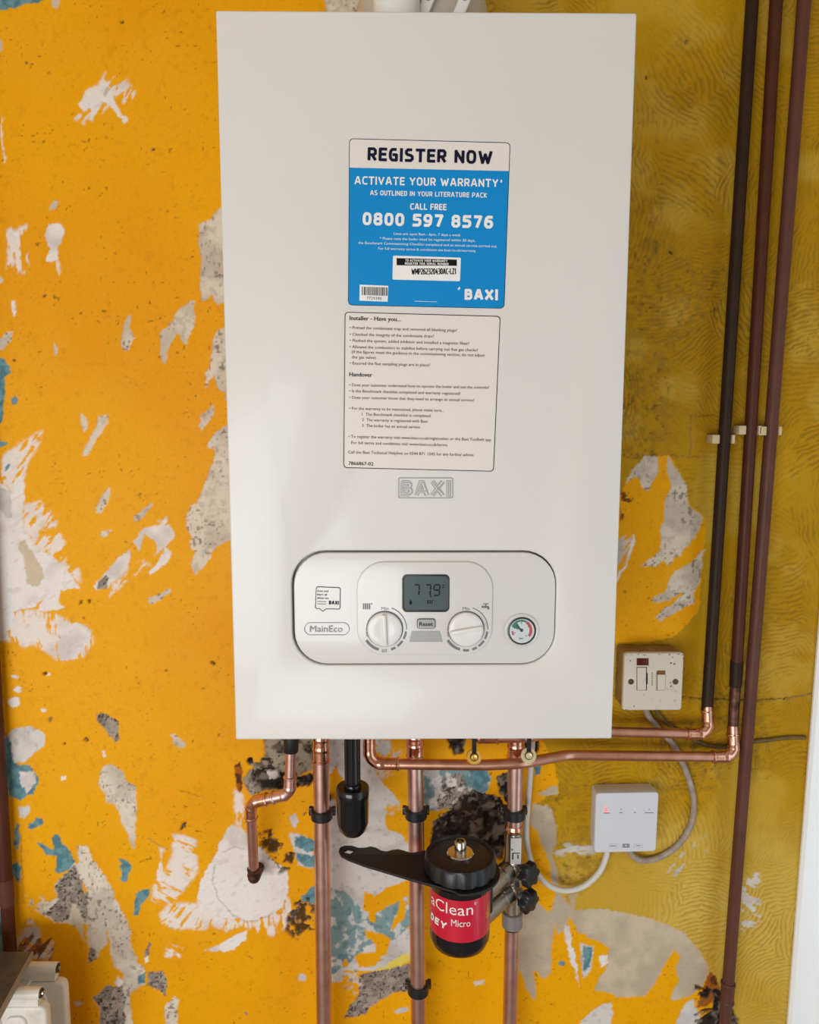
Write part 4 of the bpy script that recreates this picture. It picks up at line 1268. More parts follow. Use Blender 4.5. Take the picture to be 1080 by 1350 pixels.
# ---- installer sticker
ZI = zt(440, 400, 4.5)
q = ZI([(66, 50), (990, 75), (950, 998), (58, 976)])
bm = front_plate([px_loop(quad_round(q, 5.5))], -0.0003, 0.0004)
st2 = finish('installer_sticker', bm, 'print_black', boiler, label='cream installer checklist sticker with black border')
bm = bmesh.new(); flat_poly(bm, quad_round(inset_quad(q, 1.0), 4.8), -0.0005)
for f in bm.faces:
    f.normal_update()
    if f.normal.y > 0: f.normal_flip()
finish('sticker_paper', bm, 'sticker_paper', st2, smooth=0)
lines = [('\u2022 Primed the condensate trap and removed all blanking plugs?', (95, 151), (732, 168)),
         ('\u2022 Checked the integrity of the condensate drain?', (95, 191), (594, 203)),
         ('\u2022 Flushed the system, added inhibitor and installed a magnetic filter?', (95, 227), (804, 246)),
         ('\u2022 Allowed the combustion to stabilise before carrying out flue gas checks?', (95, 265), (856, 285)),
         ('(if the figures meet the guidance in the commissioning section, do not adjust', (107, 295), (897, 316)),
         ('the gas valve)', (107, 326), (250, 330)),
         ('\u2022 Ensured the flue sampling plugs are in place?', (95, 362), (572, 374)),
         ('\u2022 Does your customer understand how to operate the boiler and use the controls?', (92, 491), (922, 507)),
         ('\u2022 Is the Benchmark checklist completed and warranty registered?', (92, 527), (752, 543)),
         ('\u2022 Does your customer know that they need to arrange an annual service?', (92, 565), (834, 582)),
         ('\u2022 For the warranty to be maintained, please make sure...', (92, 630), (654, 643)),
         ('1  The Benchmark checklist is completed', (168, 665), (574, 675)),
         ('2  The warranty is registered with Baxi', (168, 698), (556, 708)),
         ('3  The boiler has an annual service', (168, 732), (512, 742)),
         ('\u2022 To register the warranty visit www.baxi.co.uk/registration or the Baxi Toolbelt app', (88, 797), (934, 817)),
         ('For full terms and conditions visit www.baxi.co.uk/terms', (105, 834), (674, 848)),
         ('Call the Baxi Technical Helpline on 0344 871 1545 for any further advice', (86, 890), (830, 907))]
tx = [T(ZI, s, a, b, 17, 4.5, 0.004) for s, a, b in lines]
tx += [T(ZI, 'Installer - Have you...', (95, 98), (397, 106), 24, 4.5, 0.025), T(ZI, 'Handover', (93, 432), (228, 436), 24, 4.5, 0.025),
       T(ZI, '7866867-02', (88, 958), (235, 962), 20, 4.5, 0.02)]
print_obj('text_line', 'print_black', st2, texts=tx, Y=-0.0007, split=True)

# ------------------------------------------------------------------ flue on top of the boiler
fcx = at(556, 8, 0.16).x
flue = thing('flue_elbow', 'white flue elbow rising from the top of the boiler', 'flue', (fcx, 0.16, ZB + BH))
bm = bmesh.new()
lathe(bm, (fcx, 0.16, ZB + BH), (0, 0, 1), [(0, 0.076), (0.008, 0.076), (0.01, 0.073), (0.078, 0.073), (0.082, 0.070), (0.082, 0.05)], 40)
finish('adapter', bm, 'flue_grey', flue)
bm = bmesh.new()
ex = fcx
path = fillet([(ex, 0.148, ZB + BH + 0.06), (ex, 0.148, ZB + BH + 0.175), (ex, WY - 0.002, ZB + BH + 0.175)], 0.06, 10)
tube(bm, path, 0.05, 32)
finish('elbow_tube', bm, 'flue_white', flue)
sx_ = at(523, 8, 0.072).x
bm = bmesh.new()
lathe(bm, (sx_, 0.072, ZB + BH), (0, 0, 1), [(0, 0.0235), (0.058, 0.0235), (0.060, 0.0240), (0.064, 0.0240), (0.066, 0.0215), (0.120, 0.0215), (0.122, 0.020), (0.122, 0.0)], 32)
finish('sampling_port', bm, 'flue_white', flue)
for tx_, w in ((563, 12), (611, 12)):
    p = at(tx_, 5, 0.081)
    bm = bmesh.new()
    box(bm, (0, 0, 0), (0.012, 0.008, 0.036), 0.002, 2, Matrix.Rotation(R(24), 3, 'Y'))
    bmesh.ops.translate(bm, verts=bm.verts, vec=p)
    tab = finish('clamp_tab', bm, 'flue_white', flue)
    bm = bmesh.new()
    lathe(bm, p + Vector((0.001, -0.003, 0.004)), (0, -1, 0), [(0, 0.0035), (0.003, 0.0032), (0.0036, 0.001), (0.002, 0)], 16)
    finish('screw', bm, 'nickel', tab)

# ------------------------------------------------------------------ pipework
YP = 0.285
ZU = ZB                # underside of the boiler


def vline(a, b, Y, ztop, zbot):
    """a, b: two pixels on the axis -> points at heights ztop, zbot"""
    A, B = at(*a, Y), at(*b, Y)
    f = lambda z: A + (B - A) * ((z - A.z) / (B.z - A.z))
    return f(ztop), f(zbot), f


def band(bm, c, ax, r, h, seg=28, bulge=0.0):
    lathe(bm, Vector(c) - Vector(ax).normalized() * h / 2, ax, [(0, r * 0.97), (h * 0.12, r), (h * 0.5, r + bulge), (h * 0.88, r), (h, r * 0.97)], seg)


def fitting(bm, pts, r, bead=0.0012, seg=24):
    """soldered fitting along a path: two end beads and a body"""
    n = len(pts)
    P, Rr = [], []
    L = [0]
    for a, b in zip(pts, pts[1:]):
        L.append(L[-1] + (Vector(b) - Vector(a)).length)
    tot = L[-1]

    def pos(s):
        for k in range(n - 1):
            if s <= L[k + 1] + 1e-9:
                t = (s - L[k]) / max(L[k + 1] - L[k], 1e-9)
                return Vector(pts[k]).lerp(Vector(pts[k + 1]), t)
        return Vector(pts[-1])
    prof = [(0, r * 0.9), (0.0006, r + 0.0011), (0.0018, r + 0.0011 + bead), (0.0034, r + 0.0011 + bead), (0.0046, r + 0.0011)]
    for s, q_ in prof:
        P.append(pos(s)); Rr.append(q_)
    for k in range(1, 23):
        s = 0.006 + (tot - 0.012) * k / 23
        P.append(pos(s)); Rr.append(r + 0.0011 + (0.0005 if k in (7, 8, 15, 16) else 0))
    for s, q_ in reversed(prof):
        P.append(pos(tot - s)); Rr.append(q_)
    tube(bm, P, Rr, seg)


# --- gas / flow pipe furthest left of the three 22 mm drops
def drop_pipe(label, a, b, r, zbot, coup_rows, Y=YP, ztop=ZU):
    p0, p1, f = vline(a, b, Y, ztop, zbot)
    th = thing('copper_pipe', label, 'pipe', tuple(p1), 'copper pipes under the boiler')
    bm = bmesh.new()
    tube(bm, [p0, p1], r, 28)
    finish('tube', bm, 'copper', th)
    for (r0, r1) in coup_rows:
        z0 = at(a[0], r0, Y).z; z1 = at(a[0], r1, Y).z
        bm = bmesh.new()
        fitting(bm, [f(min(z0, ZU - 0.001)), f(z1)], r)
        finish('coupling', bm, 'copper_fitting', th)
    return th, f


t1, f1 = drop_pipe('thick copper pipe below the boiler, left of the black condensate trap', (423.5, 1000), (427.5, 1350), 0.0116, 0.0, [(955, 1004)])
t2, f2 = drop_pipe('thick copper pipe running down behind the black spanner handle', (547.5, 985), (552, 1345), 0.0115, 0.0, [(955, 998)])
# return pipe with the filter on it: upper length and lower length
p0, p1, f3 = vline((680, 1000), (672.5, 1345), YP, ZU, 0.0)
zt3 = at(677, 1094, YP).z
th3 = thing('copper_pipe', 'thick copper pipe above the filter valve, held by a black clip', 'pipe', tuple(f3(zt3)), 'copper pipes under the boiler')
bm = bmesh.new(); tube(bm, [f3(ZU), f3(zt3)], 0.0112, 28); finish('tube', bm, 'copper', th3)
bm = bmesh.new(); fitting(bm, [f3(at(680, 955, YP).z), f3(at(680, 1000, YP).z)], 0.0112); finish('coupling', bm, 'copper_fitting', th3)
bm = bmesh.new(); band(bm, f3(zt3 + 0.003), (0, 0, 1), 0.0125, 0.009, bulge=0.0012); finish('solder_ring', bm, 'copper_fitting', th3)
zt3b = at(674, 1224, YP).z
th3b = thing('copper_pipe', 'copper pipe leaving the grey nut below the magnetic filter', 'pipe', tuple(f3(0.0)), 'copper pipes under the boiler')
bm = bmesh.new(); tube(bm, [f3(zt3b), f3(0.0)], 0.0108, 28); finish('tube', bm, 'copper', th3b)

# --- discharge pipe with two elbows going into the wall
th = thing('discharge_pipe', 'thin copper pipe with two elbows ending in the white filler patch', 'pipe', tuple(at(336, 1158, 0.31)), 'copper pipes under the boiler')
A = at(384, 975, 0.270); B = at(382, 1047, 0.270); Cc = at(330.5, 1058, 0.282); D = at(335, 1157, 0.304)
A = A + (A - B) * ((ZU - A.z) / (A.z - B.z))
r15 = 0.0075
bm = bmesh.new()
E_ = D + Vector((0.001, 0.042, -0.004))
pth = fillet([A, B, Cc, D, E_], [0, 0.017, 0.017, 0.010, 0], 10)
tube(bm, pth, r15, 24)
finish('tube', bm, 'copper', th)


def elbow(parent, P, Q, S, r, leg, br, material='copper_fitting'):
    P, Q, S = Vector(P), Vector(Q), Vector(S)
    a_ = Q + (P - Q).normalized() * leg; b_ = Q + (S - Q).normalized() * leg
    bm = bmesh.new()
    pts = fillet([a_, Q, b_], br, 10)
    fitting(bm, pts, r)
    return finish('elbow', bm, material, parent)


elbow(th, A, B, Cc, r15, 0.028, 0.017, 'copper')
elbow(th, B, Cc, D, r15, 0.028, 0.017, 'copper_fitting')
bm = bmesh.new()
fitting(bm, [D + (Cc - D).normalized() * 0.018, D + (Cc - D).normalized() * 0.002], r15); finish('old_coupling', bm, 'copper_old', th)
bm = bmesh.new(); tube(bm, fillet([D + (Cc - D).normalized() * 0.004, D, E_], 0.008, 8), r15 + 0.0016, 24); finish('old_elbow', bm, 'copper_old', th)
bm = bmesh.new()
zt_, zb_ = at(383, 972, 0.27).z, at(383, 991, 0.27).z
tdir = (A - B).normalized()
lathe(bm, B + tdir * ((zb_ - B.z) / tdir.z), tdir, [(0, 0.0098), (0.001, 0.0106), (0.019, 0.0108), (0.0195, 0.0118), (0.024, 0.0118), (0.025, 0.0095)], 24)
finish('tape_collar', bm, 'black_matte', th, label='black collar at the top of the pipe')

# --- lower horizontal pipe: rises to the second dark riser
YA0, YA1 = 0.252, 0.296
YD = 0.312


def riser(label, pxs, Y, zt_, zb_, r):
    pass


ra, rb, frs = vline((1023.5, 0), (966.5, 960), YD, 2.449, 1.2)
thA = thing('heating_pipe', 'copper pipe crossing in front of the others, rising as the middle brown riser', 'pipe', tuple(at(700, 1000, 0.27)), 'pipes between boiler and risers')
pa = [at(487, 960, YA0), at(487, 1007, YA0), at(640, 1008.5, YA0), at(688, 1006.5, YA0), at(748, 995.5, YA1), at(962.5, 994, YA1 + 0.006)]
pa[0] = Vector((pa[1].x, pa[1].y, ZU))
top = frs(2.449)
zj = at(965, 965, YD).z
pj = frs(zj)
corner = Vector((pj.x, pj.y - 0.010, at(963, 994, YD).z))
pa[-1] = corner
pth = fillet(pa + [frs(zj + 0.01)], [0, 0.017, 0.05, 0.05, 0.05, 0.017, 0], 10)
bm = bmesh.new(); tube(bm, pth, r15, 24); finish('tube', bm, 'copper_warm', thA)
elbow(thA, pa[0], pa[1], pa[2], r15, 0.042, 0.019)
elbow(thA, pa[-2], corner, frs(zj), r15, 0.034, 0.019)
RD = 0.0083
bm = bmesh.new(); tube(bm, [frs(zj - 0.004), frs(at(967, 905, YD).z)], r15, 24); finish('bare_length', bm, 'copper_old', thA)
bm = bmesh.new(); tube(bm, [frs(at(967, 905, YD).z), frs(at(969, 872, YD).z)], [0.0086, 0.0092], 24)
finish('dark_sleeve', bm, 'paint_black', thA)
bm = bmesh.new(); tube(bm, [frs(at(969, 874, YD).z), top], RD, 24); finish('painted_riser', bm, 'paint_maroon', thA)

# --- upper horizontal pipe: rises to the first dark riser
ra, rb, frs1 = vline((992, 0), (933, 925), YD, 2.449, 1.2)
thB = thing('heating_pipe', 'short copper pipe from behind the boiler turning up into the blackish riser', 'pipe', tuple(at(870, 962, 0.29)), 'pipes between boiler and risers')
zj = at(933, 936, YD).z
pj = frs1(zj)
corner = Vector((pj.x, pj.y - 0.010, at(930, 964, YD).z))
pb = [at(618, 972, 0.252), at(618, 972, 0.252), at(692, 972, 0.252), at(750, 963.5, 0.294), corner, frs1(zj + 0.01)]
pb[0] = Vector((pb[1].x, pb[1].y, ZU))
pth = fillet(pb, [0, 0.017, 0.05, 0.05, 0.017, 0], 10)
bm = bmesh.new(); tube(bm, pth, r15, 24); finish('tube', bm, 'copper_warm', thB)
elbow(thB, pb[3], corner, frs1(zj), r15, 0.034, 0.019)
elbow(thB, pb[0], pb[1], pb[2], r15, 0.042, 0.019)
bm = bmesh.new(); tube(bm, [frs1(zj - 0.001), frs1(2.449)], RD, 24); finish('painted_riser', bm, 'paint_black', thB)

# --- third riser and the left-hand old pipe
p0, p1, frs2 = vline((1060.5, 0), (956.5, 1345), YD, 2.449, 0.0)
thC = thing('brown_pipe', 'long brown painted pipe running past the other risers to the floor', 'pipe', tuple(p1))
bm = bmesh.new(); tube(bm, [p0, p1], 0.0088, 24); finish('tube', bm, 'paint_brown', thC)
for row in (1297, 1320):
    bm = bmesh.new(); band(bm, frs2(at(958, row, YD).z), p0 - p1, 0.0106, 0.006, bulge=0.0006); finish('joint_ring', bm, 'paint_brown', thC)
bm = bmesh.new()
za, zb2 = at(958, 1297, YD).z, at(958, 1320, YD).z
tube(bm, [frs2(za), frs2(zb2)], 0.0100, 24); finish('joint_sleeve', bm, 'paint_brown', thC)

p0, p1, fl = vline((-4, 960), (13.0, 1250), 0.318, 2.449, 0.0)
thL = thing('brown_pipe', 'brown pipe at the left edge behind the radiator shelf', 'pipe', tuple(p1))
bm = bmesh.new(); tube(bm, [p0, p1], 0.0095, 24); finish('tube', bm, 'paint_maroon', thL)
bm = bmesh.new(); tube(bm, [fl(at(8, 1158, .318).z), fl(at(10, 1192, .318).z)], 0.0104, 24); finish('joint_sleeve', bm, 'paint_brown', thL)


# ------------------------------------------------------------------ black pipe clips
def pipe_clip(f, row, px, label):
    z = at(px, row, YP).z
    c = f(z)
    th = thing('pipe_clip', label, 'clip', (c.x, WY - 0.002, z), 'black ring clips on the copper pipes')
    bm = bmesh.new()
    lathe(bm, c - Vector((0, 0, 0.007)), (0, 0, 1), [(0, 0.0116), (0, 0.0150), (0.001, 0.0158), (0.013, 0.0158), (0.014, 0.0150), (0.014, 0.0116), (0, 0.0116)], 32)
    finish('ring', bm, 'black_plastic', th)
    for s in (-1, 1):
        bm = bmesh.new()
        box(bm, c + Vector((s * 0.0165, 0.009, 0)), (0.006, 0.008, 0.012), 0.001)
        ear = finish('ear', bm, 'black_plastic', th)
        bm = bmesh.new()
        lathe(bm, c + Vector((s * 0.0168, 0.0052, 0)), (0, -1, 0), [(0, 0.0032), (0.0016, 0.003), (0.0022, 0.0018), (0.0012, 0)], 14)
        finish('screw', bm, 'screw_dark', ear)
    bm = bmesh.new()
    lathe(bm, (c.x, WY - 0.0015, z), (0, -1, 0), [(0, 0.009), (0.003, 0.009), (0.004, 0.006), (WY - c.y - 0.015, 0.0055)], 20)
    finish('stem', bm, 'black_plastic', th)


pipe_clip(f1, 1073, 424, 'black clip on the pipe beside the condensate trap')
pipe_clip(f2, 1072, 549, 'black clip on the middle pipe above the spanner')
pipe_clip(f3, 1072, 678, 'black clip on the pipe just above the filter valve')
pipe_clip(f2, 1303, 551, 'black clip low on the middle pipe near the bottom edge')


# ------------------------------------------------------------------ cream saddle clips on the risers
def saddle(f, px, row, label, tilt=0):
    z = at(px, row, YD).z
    c = f(z)
    th = thing('saddle_clip', label, 'clip', (c.x, WY - 0.001, z), 'cream clips on the wall risers')
    bm = bmesh.new()
    box(bm, (c.x, WY - 0.0065, z), (0.034, 0.011, 0.012), 0.0015)
    finish('base', bm, 'clip_cream', th)
    for s in (-1, 1):
        bm = bmesh.new()
        w = 0.0105 if s < 0 else 0.0045
        box(bm, (c.x + s * (0.0085 + w / 2), c.y + 0.004, z), (w, 0.020, 0.0125), 0.0012)
        finish('jaw', bm, 'clip_cream', th)


saddle(frs1, 955, 579, 'cream clip on the blackish riser nearest the boiler')
saddle(frs, 990, 567, 'cream clip on the middle of the three risers')
saddle(frs2, 1018, 568, 'cream clip on the riser furthest right')

# ------------------------------------------------------------------ condensate trap
YT2 = 0.235
tc_ = at(465, 1040, YT2)
trap = thing('condensate_trap', 'glossy black condensate trap hanging under the boiler', 'trap', tuple(at(465, 1098, YT2)))
bm = bmesh.new()
tube(bm, [Vector((tc_.x, tc_.y, ZU)), tc_ - Vector((0, 0, 0.004))], 0.0098, 28)
for k in range(10):
    a_ = 2 * math.pi * k / 10
    tube(bm, [Vector((tc_.x + 0.0098 * math.cos(a_), tc_.y + 0.0098 * math.sin(a_), ZU)), Vector((tc_.x + 0.0098 * math.cos(a_), tc_.y + 0.0098 * math.sin(a_), tc_.z))], 0.0012, 6)
finish('outlet_pipe', bm, 'black_gloss', trap)
bm = bmesh.new()
zb_ = at(465, 1098, YT2).z
hb = tc_.z - zb_ + 0.008
lathe(bm, (tc_.x, tc_.y, zb_ - 0.004), (0, 0, 1), [(0, 0.0), (0.0008, 0.007), (0.004, 0.0135), (0.010, 0.0185), (0.020, 0.0215), (hb - 0.014, 0.0222), (hb - 0.013, 0.0226), (hb - 0.002, 0.0226), (hb, 0.0212), (hb, 0.0125), (hb + 0.004, 0.0120), (hb + 0.005, 0.0098)], 40)
finish('bowl', bm, 'black_gloss', trap)

# ------------------------------------------------------------------ blanking plugs on straps
for (px, py, m_, lab) in ((625, 998, 'brass', 'shiny brass disc on a black strap under the boiler'), (697, 996, 'brass_pale', 'pale disc on a black strap beside the white cable')):
    Yk = 0.238
    c = at(px, py, Yk)
    th = thing('blanking_plug', lab, 'plug', tuple(c), 'discs on straps under the boiler')
    rk = 10.2 * pxm(px, py, Yk)
    bm = bmesh.new()
    ax = Vector((0, -0.93, 0.36))
    lathe(bm, c, ax, [(-0.0012, rk * 0.96), (0, rk), (0.0012, rk), (0.002, rk * 0.92), (0.0018, 0)], 32)
    dsc = finish('disc', bm, m_, th)
    bm = bmesh.new()
    lathe(bm, c, ax, [(0.001, rk * 0.45), (0.006, rk * 0.42), (0.0068, rk * 0.32), (0.0060, rk * 0.18), (0.0062, 0)], 20)
    finish('stud', bm, m_, dsc)
    bm = bmesh.new()
    n_ = ax.normalized()
    ztop = ZU
    box(bm, (c.x, c.y - 0.0012, (c.z + ztop) / 2 + 0.003), (0.0062, 0.0018, ztop - c.z - 0.006), 0.0006)
    lathe(bm, c + n_ * 0.0022, n_, [(0, rk * 0.54), (0.0016, rk * 0.52), (0.0016, rk * 0.44), (0, rk * 0.44)], 20)
    finish('strap', bm, 'black_matte', th)

# ------------------------------------------------------------------ magnetic filter, its valve and the spanner
YM = 0.212
cz = at(607, 1126, YM)                       # centre of the cap's top
s_ = pxm(607, 1126, YM)
fx_, fy_, ztop = cz.x, cz.y, cz.z
filt = thing('magnetic_filter', 'black magnetic filter canister with red label beside the valve', 'filter', (fx_, fy_, ztop - 0.13))
rc = 47 * s_
bm = bmesh.new()
seg = 72
prof = [(0.0, rc * 0.98), (-0.0005, rc), (-0.017, rc * 1.01)]


def ring(z, r, knurl=0.0):
    return [bm.verts.new((fx_ + (r + knurl * (1 if (k % 6) < 4 else -1)) * math.cos(2 * math.pi * k / seg), fy_ + (r + knurl * (1 if (k % 6) < 4 else -1)) * math.sin(2 * math.pi * k / seg), ztop + z)) for k in range(seg)]


def loft(rs):
    for a_, b_ in zip(rs, rs[1:]):
        for k in range(seg):
            bm.faces.new((a_[k], a_[(k + 1) % seg], b_[(k + 1) % seg], b_[k]))


rs = [ring(-0.0005, 0.018), ring(0, rc * 0.80), ring(-0.001, rc * 0.86), ring(0.0016, rc * 0.90), ring(0.0012, rc * 0.955), ring(-0.002, rc * 0.985, 0.0009), ring(-0.020, rc * 0.99, 0.0009), ring(-0.021, rc * 0.9), ring(-0.022, 0.02)]
loft(rs)
bm.faces.new(rs[0]); bm.faces.new(rs[-1])
bmesh.ops.recalc_face_normals(bm, faces=bm.faces)
finish('cap', bm, 'black_plastic', filt)
zsp = ztop - 0.0245                        # spanner mid plane
cb = at(607.5, 1246, YM)
rbody = 40.0 * s_
zbot = at(607, 1264, YM - rbody * 0.7).z + 0.004
zn = ztop - 0.029
bm = bmesh.new()
lathe(bm, (fx_, fy_, 0), (0, 0, 1), [(zbot, rbody * 0.80), (zbot + 0.003, rbody * 0.90), (zbot + 0.012, rbody * 0.99), (zbot + 0.016, rbody), (zn - 0.012, rbody), (zn - 0.011, rbody * 1.03), (zn - 0.005, rbody * 1.06), (zn, rbody * 1.10), (zn, rbody * 0.8), (ztop - 0.02, rbody * 0.8)], 64)
can = finish('canister', bm, 'black_gloss', filt)
# label wrapped round the canister
zl1 = at(607, 1176, YM - rbody).z - 0.002
zl0 = at(607, 1243, YM - rbody).z
bm = bmesh.new()
lathe(bm, (fx_, fy_, 0), (0, 0, 1), [(zl0, rbody + 0.0001), (zl0, rbody + 0.0004), (zl1, rbody + 0.0004), (zl1, rbody + 0.0001)], 64)
lb = finish('label', bm, 'label_red', filt, label='red printed label')


def cyl_text(name, material, items, parent, off=0.0008):
    bm = bmesh.new()
    for body, deg0, deg1, z, cap, bold in items:
        L = R(deg1 - deg0) * rbody
        if bold > 0.1:
            vs, fs = stroke_geo(body, L / cap, bold)
            vs = [((x + 0.18 * y) * cap, y * cap) for x, y in vs]
        else:
            vs, fs = text_geo(body, 0.0)
            x0 = min(v[0] for v in vs); x1 = max(v[0] for v in vs)
            vs = [((x - x0) / (x1 - x0) * L, y / CAPH * cap) for x, y in vs]
        nv, nd = [], []
        for x, y in vs:
            t = R(deg0) + x / rbody
            rr_ = rbody + off
            nv.append(Vector((fx_ + rr_ * math.sin(t), fy_ - rr_ * math.cos(t), z + y)))
            nd.append(Vector((math.sin(t), -math.cos(t), 0)))
        add_faces(bm, nv, fs, nd, bold > 0.1)
    return finish(name, bm, material, parent, smooth=0)


hz = zl1 - zl0
for it_ in ([('aClean', -70, 20, zl0 + hz * 0.56, hz * 0.22, -0.004), ('Micro', -20, 15, zl0 + hz * 0.33, hz * 0.135, 0.0),
                                            ('DEY', -73, -30, zl0 + hz * 0.22, hz * 0.15, 0.25), ('\u00ae', 22, 27, zl0 + hz * 0.74, hz * 0.06, 0.0)]):
    cyl_text('label_lettering', 'print_white', [it_], lb)
bm = bmesh.new()


def cpt(deg, z, off=0.0008):
    t = R(deg)
    return (fx_ + (rbody + off) * math.sin(t), fy_ - (rbody + off) * math.cos(t), z)


for pts in ([(52, .40), (63, .40), (57.5, .62)],):
    o_ = [bm.verts.new(cpt(d, zl0 + hz * k)) for d, k in pts]
    i_ = [bm.verts.new(cpt(d, zl0 + hz * k)) for d, k in [(54.2, .435), (60.8, .435), (57.5, .565)]]
    for k in range(3):
        bm.faces.new((o_[k], o_[(k + 1) % 3], i_[(k + 1) % 3], i_[k]))
bm.faces.new([bm.verts.new(cpt(d, zl0 + hz * k)) for d, k in [(56.6, .46), (58.4, .46), (57.9, .53), (57.1, .53)]])
bm.faces.new([bm.verts.new(cpt(d, zl0 + hz * k)) for d, k in [(52, .34), (63, .34), (63, .37), (52, .37)]])
finish('warning_triangle', bm, 'label_yellow', lb, smooth=0)
# bleed valve on the cap
bm = bmesh.new()
lathe(bm, (fx_, fy_, ztop), (0, 0, 1), [(-0.001, 0.0185), (0.002, 0.0185), (0.0034, 0.0172), (0.0034, 0.0085), (0.004, 0.008), (0.018, 0.0078), (0.0195, 0.0068), (0.0195, 0.0048), (0.012, 0.0046), (0.012, 0)], 32)
finish('bleed_valve', bm, 'chrome', filt)
# valve block on the pipe axis
vz = lambda row: at(677, row, YP).z
bm = bmesh.new()
tube(bm, [f3(vz(1096)), f3(vz(1100)), f3(vz(1101)), f3(vz(1132)), f3(vz(1134)), f3(vz(1140))], [0.0118, 0.0122, 0.0128, 0.0128, 0.0140, 0.0142], 24)
finish('union_tail', bm, 'nickel', filt)
bm = bmesh.new()
c = f3(vz(1116))
box(bm, c + Vector((0.001, -0.0135, 0.001)), (0.0155, 0.0022, 0.040), 0.0006)
tg = finish('paper_tag', bm, 'tag_white', filt)
bm = bmesh.new()
for dx, dz, w, h in ((-0.0045, -0.006, 0.002, 0.010), (0.0, -0.0015, 0.011, 0.0012), (0.003, -0.007, 0.0018, 0.006), (-0.0055, 0.004, 0.0022, 0.002)):
    box(bm, c + Vector((0.001 + dx, -0.0148, dz)), (w, 0.0008, h))
finish('tag_marks', bm, 'print_dark', tg)
bm = bmesh.new()
tube(bm, [f3(vz(1136)), f3(vz(1208))], 0.0122, 24)
finish('valve_spine', bm, 'nickel', filt)
for row, kz in ((1143, 0), (1172, 1)):
    c = f3(vz(row))
    # branch to the canister
    tgt = Vector((fx_ + rbody * 0.72, fy_ + rbody * 0.55, c.z - 0.012))
    d = (tgt - c)
    bm = bmesh.new()
    n_ = d.normalized()
    tube(bm, [c - n_ * 0.004, c + n_ * 0.012, c + n_ * 0.013, c + n_ * 0.026, c + n_ * 0.027, c + n_ * d.length], [0.0130, 0.0132, 0.0155, 0.0155, 0.0135, 0.0135], 6 if False else 20)
    finish('branch', bm, 'nickel', filt)
    bm = bmesh.new()
    band(bm, c + n_ * 0.008, n_, 0.0150, 0.004, bulge=0.0008)
    finish('collar_ring', bm, 'chrome', filt)
    # black star knob on a short spindle, turned to the front right
    kd = Vector((0.62, -0.74, -0.12 if kz else 0.10)).normalized()
    bm = bmesh.new(); tube(bm, [c, c + kd * 0.024], 0.0085, 16); finish('spindle', bm, 'nickel', filt)
    bm = bmesh.new()
    kc = c + kd * 0.018
    u = kd.cross(Vector((0, 0, 1))).normalized(); v = u.cross(kd).normalized()
    N = 60; rings_ = []
    for dd, sc_ in ((0.0, 0.55), (0.004, 0.80), (0.007, 1.0), (0.016, 1.0), (0.0185, 0.9), (0.0195, 0.62)):
        rings_.append([bm.verts.new(kc + kd * dd + (u * math.cos(2 * math.pi * k / N) + v * math.sin(2 * math.pi * k / N)) * (0.0160 + 0.0021 * math.cos(6 * 2 * math.pi * k / N)) * sc_) for k in range(N)])
    for a_, b_ in zip(rings_, rings_[1:]):
        for k in range(N):
            bm.faces.new((a_[k], a_[(k + 1) % N], b_[(k + 1) % N], b_[k]))
    bm.faces.new(list(reversed(rings_[0]))); bm.faces.new(rings_[-1])
    bmesh.ops.recalc_face_normals(bm, faces=bm.faces)
    finish('star_knob', bm, 'black_plastic', filt)
bm = bmesh.new()
box(bm, (fx_ + rbody * 0.92, fy_ + rbody * 0.42, at(652, 1188, YM).z), (0.016, 0.030, 0.044), 0.004, 3)
finish('inlet_boss', bm, 'black_plastic', filt)
bm = bmesh.new()
N = 6
c = f3(vz(1214))
lathe(bm, f3(vz(1201)), (0, 0, -1), [(0, 0.0122), (0.0002, 0.0140), (0.0012, 0.0152), (0.0225, 0.0152), (0.0235, 0.0142), (0.0236, 0.0108)], 28)
finish('compression_nut', bm, 'nut_grey', filt)

# spanner lying round the neck of the filter
outline = [(600, 1175), (570, 1166.5), (545, 1159.5), (510, 1149), (480, 1140), (459, 1132), (449.5, 1127), (446.5, 1121), (448.5, 1116.5), (455, 1114.2),
           (464, 1114.4), (473, 1117.2), (481, 1117), (489, 1115.4), (496, 1117), (503, 1121), (510, 1122), (517, 1120), (525, 1119), (533, 1121), (541, 1123.6), (550, 1122.6), (561, 1120.5)]
zpl = zsp + 0.002
pts = [(v.x, v.y) for v in (at_z(x, y, zpl) for x, y in outline)]
rsp = 52.5 * s_
start = math.atan2(pts[-1][1] - fy_, pts[-1][0] - fx_)
end = math.atan2(pts[0][1] - fy_, pts[0][0] - fx_)
# go clockwise (through the back, right, front)
a0 = start
a1 = end
while a1 > a0:
    a1 -= 2 * math.pi
arcp = [(fx_ + rsp * math.cos(a0 + (a1 - a0) * k / 40), fy_ + rsp * math.sin(a0 + (a1 - a0) * k / 40)) for k in range(1, 40)]
loop = pts + arcp
holep = [(fx_ + rbody * 0.86 * math.cos(2 * math.pi * k / 40), fy_ + rbody * 0.86 * math.sin(2 * math.pi * k / 40)) for k in range(40)]
dia = [(v.x, v.y) for v in (at_z(x, y, zpl) for x, y in ((451.0, 1122.4), (459.2, 1118.2), (469.0, 1120.8), (461.0, 1125.2)))]
bm = curve_plate([loop, holep, dia], 0.0010, 0.0010)
bmesh.ops.translate(bm, verts=bm.verts, vec=(0, 0, zsp))
sp = finish('filter_spanner', bm, 'black_matte')
sp['label'] = 'flat black plastic spanner with scalloped handle around the filter neck'
sp['category'] = 'spanner'


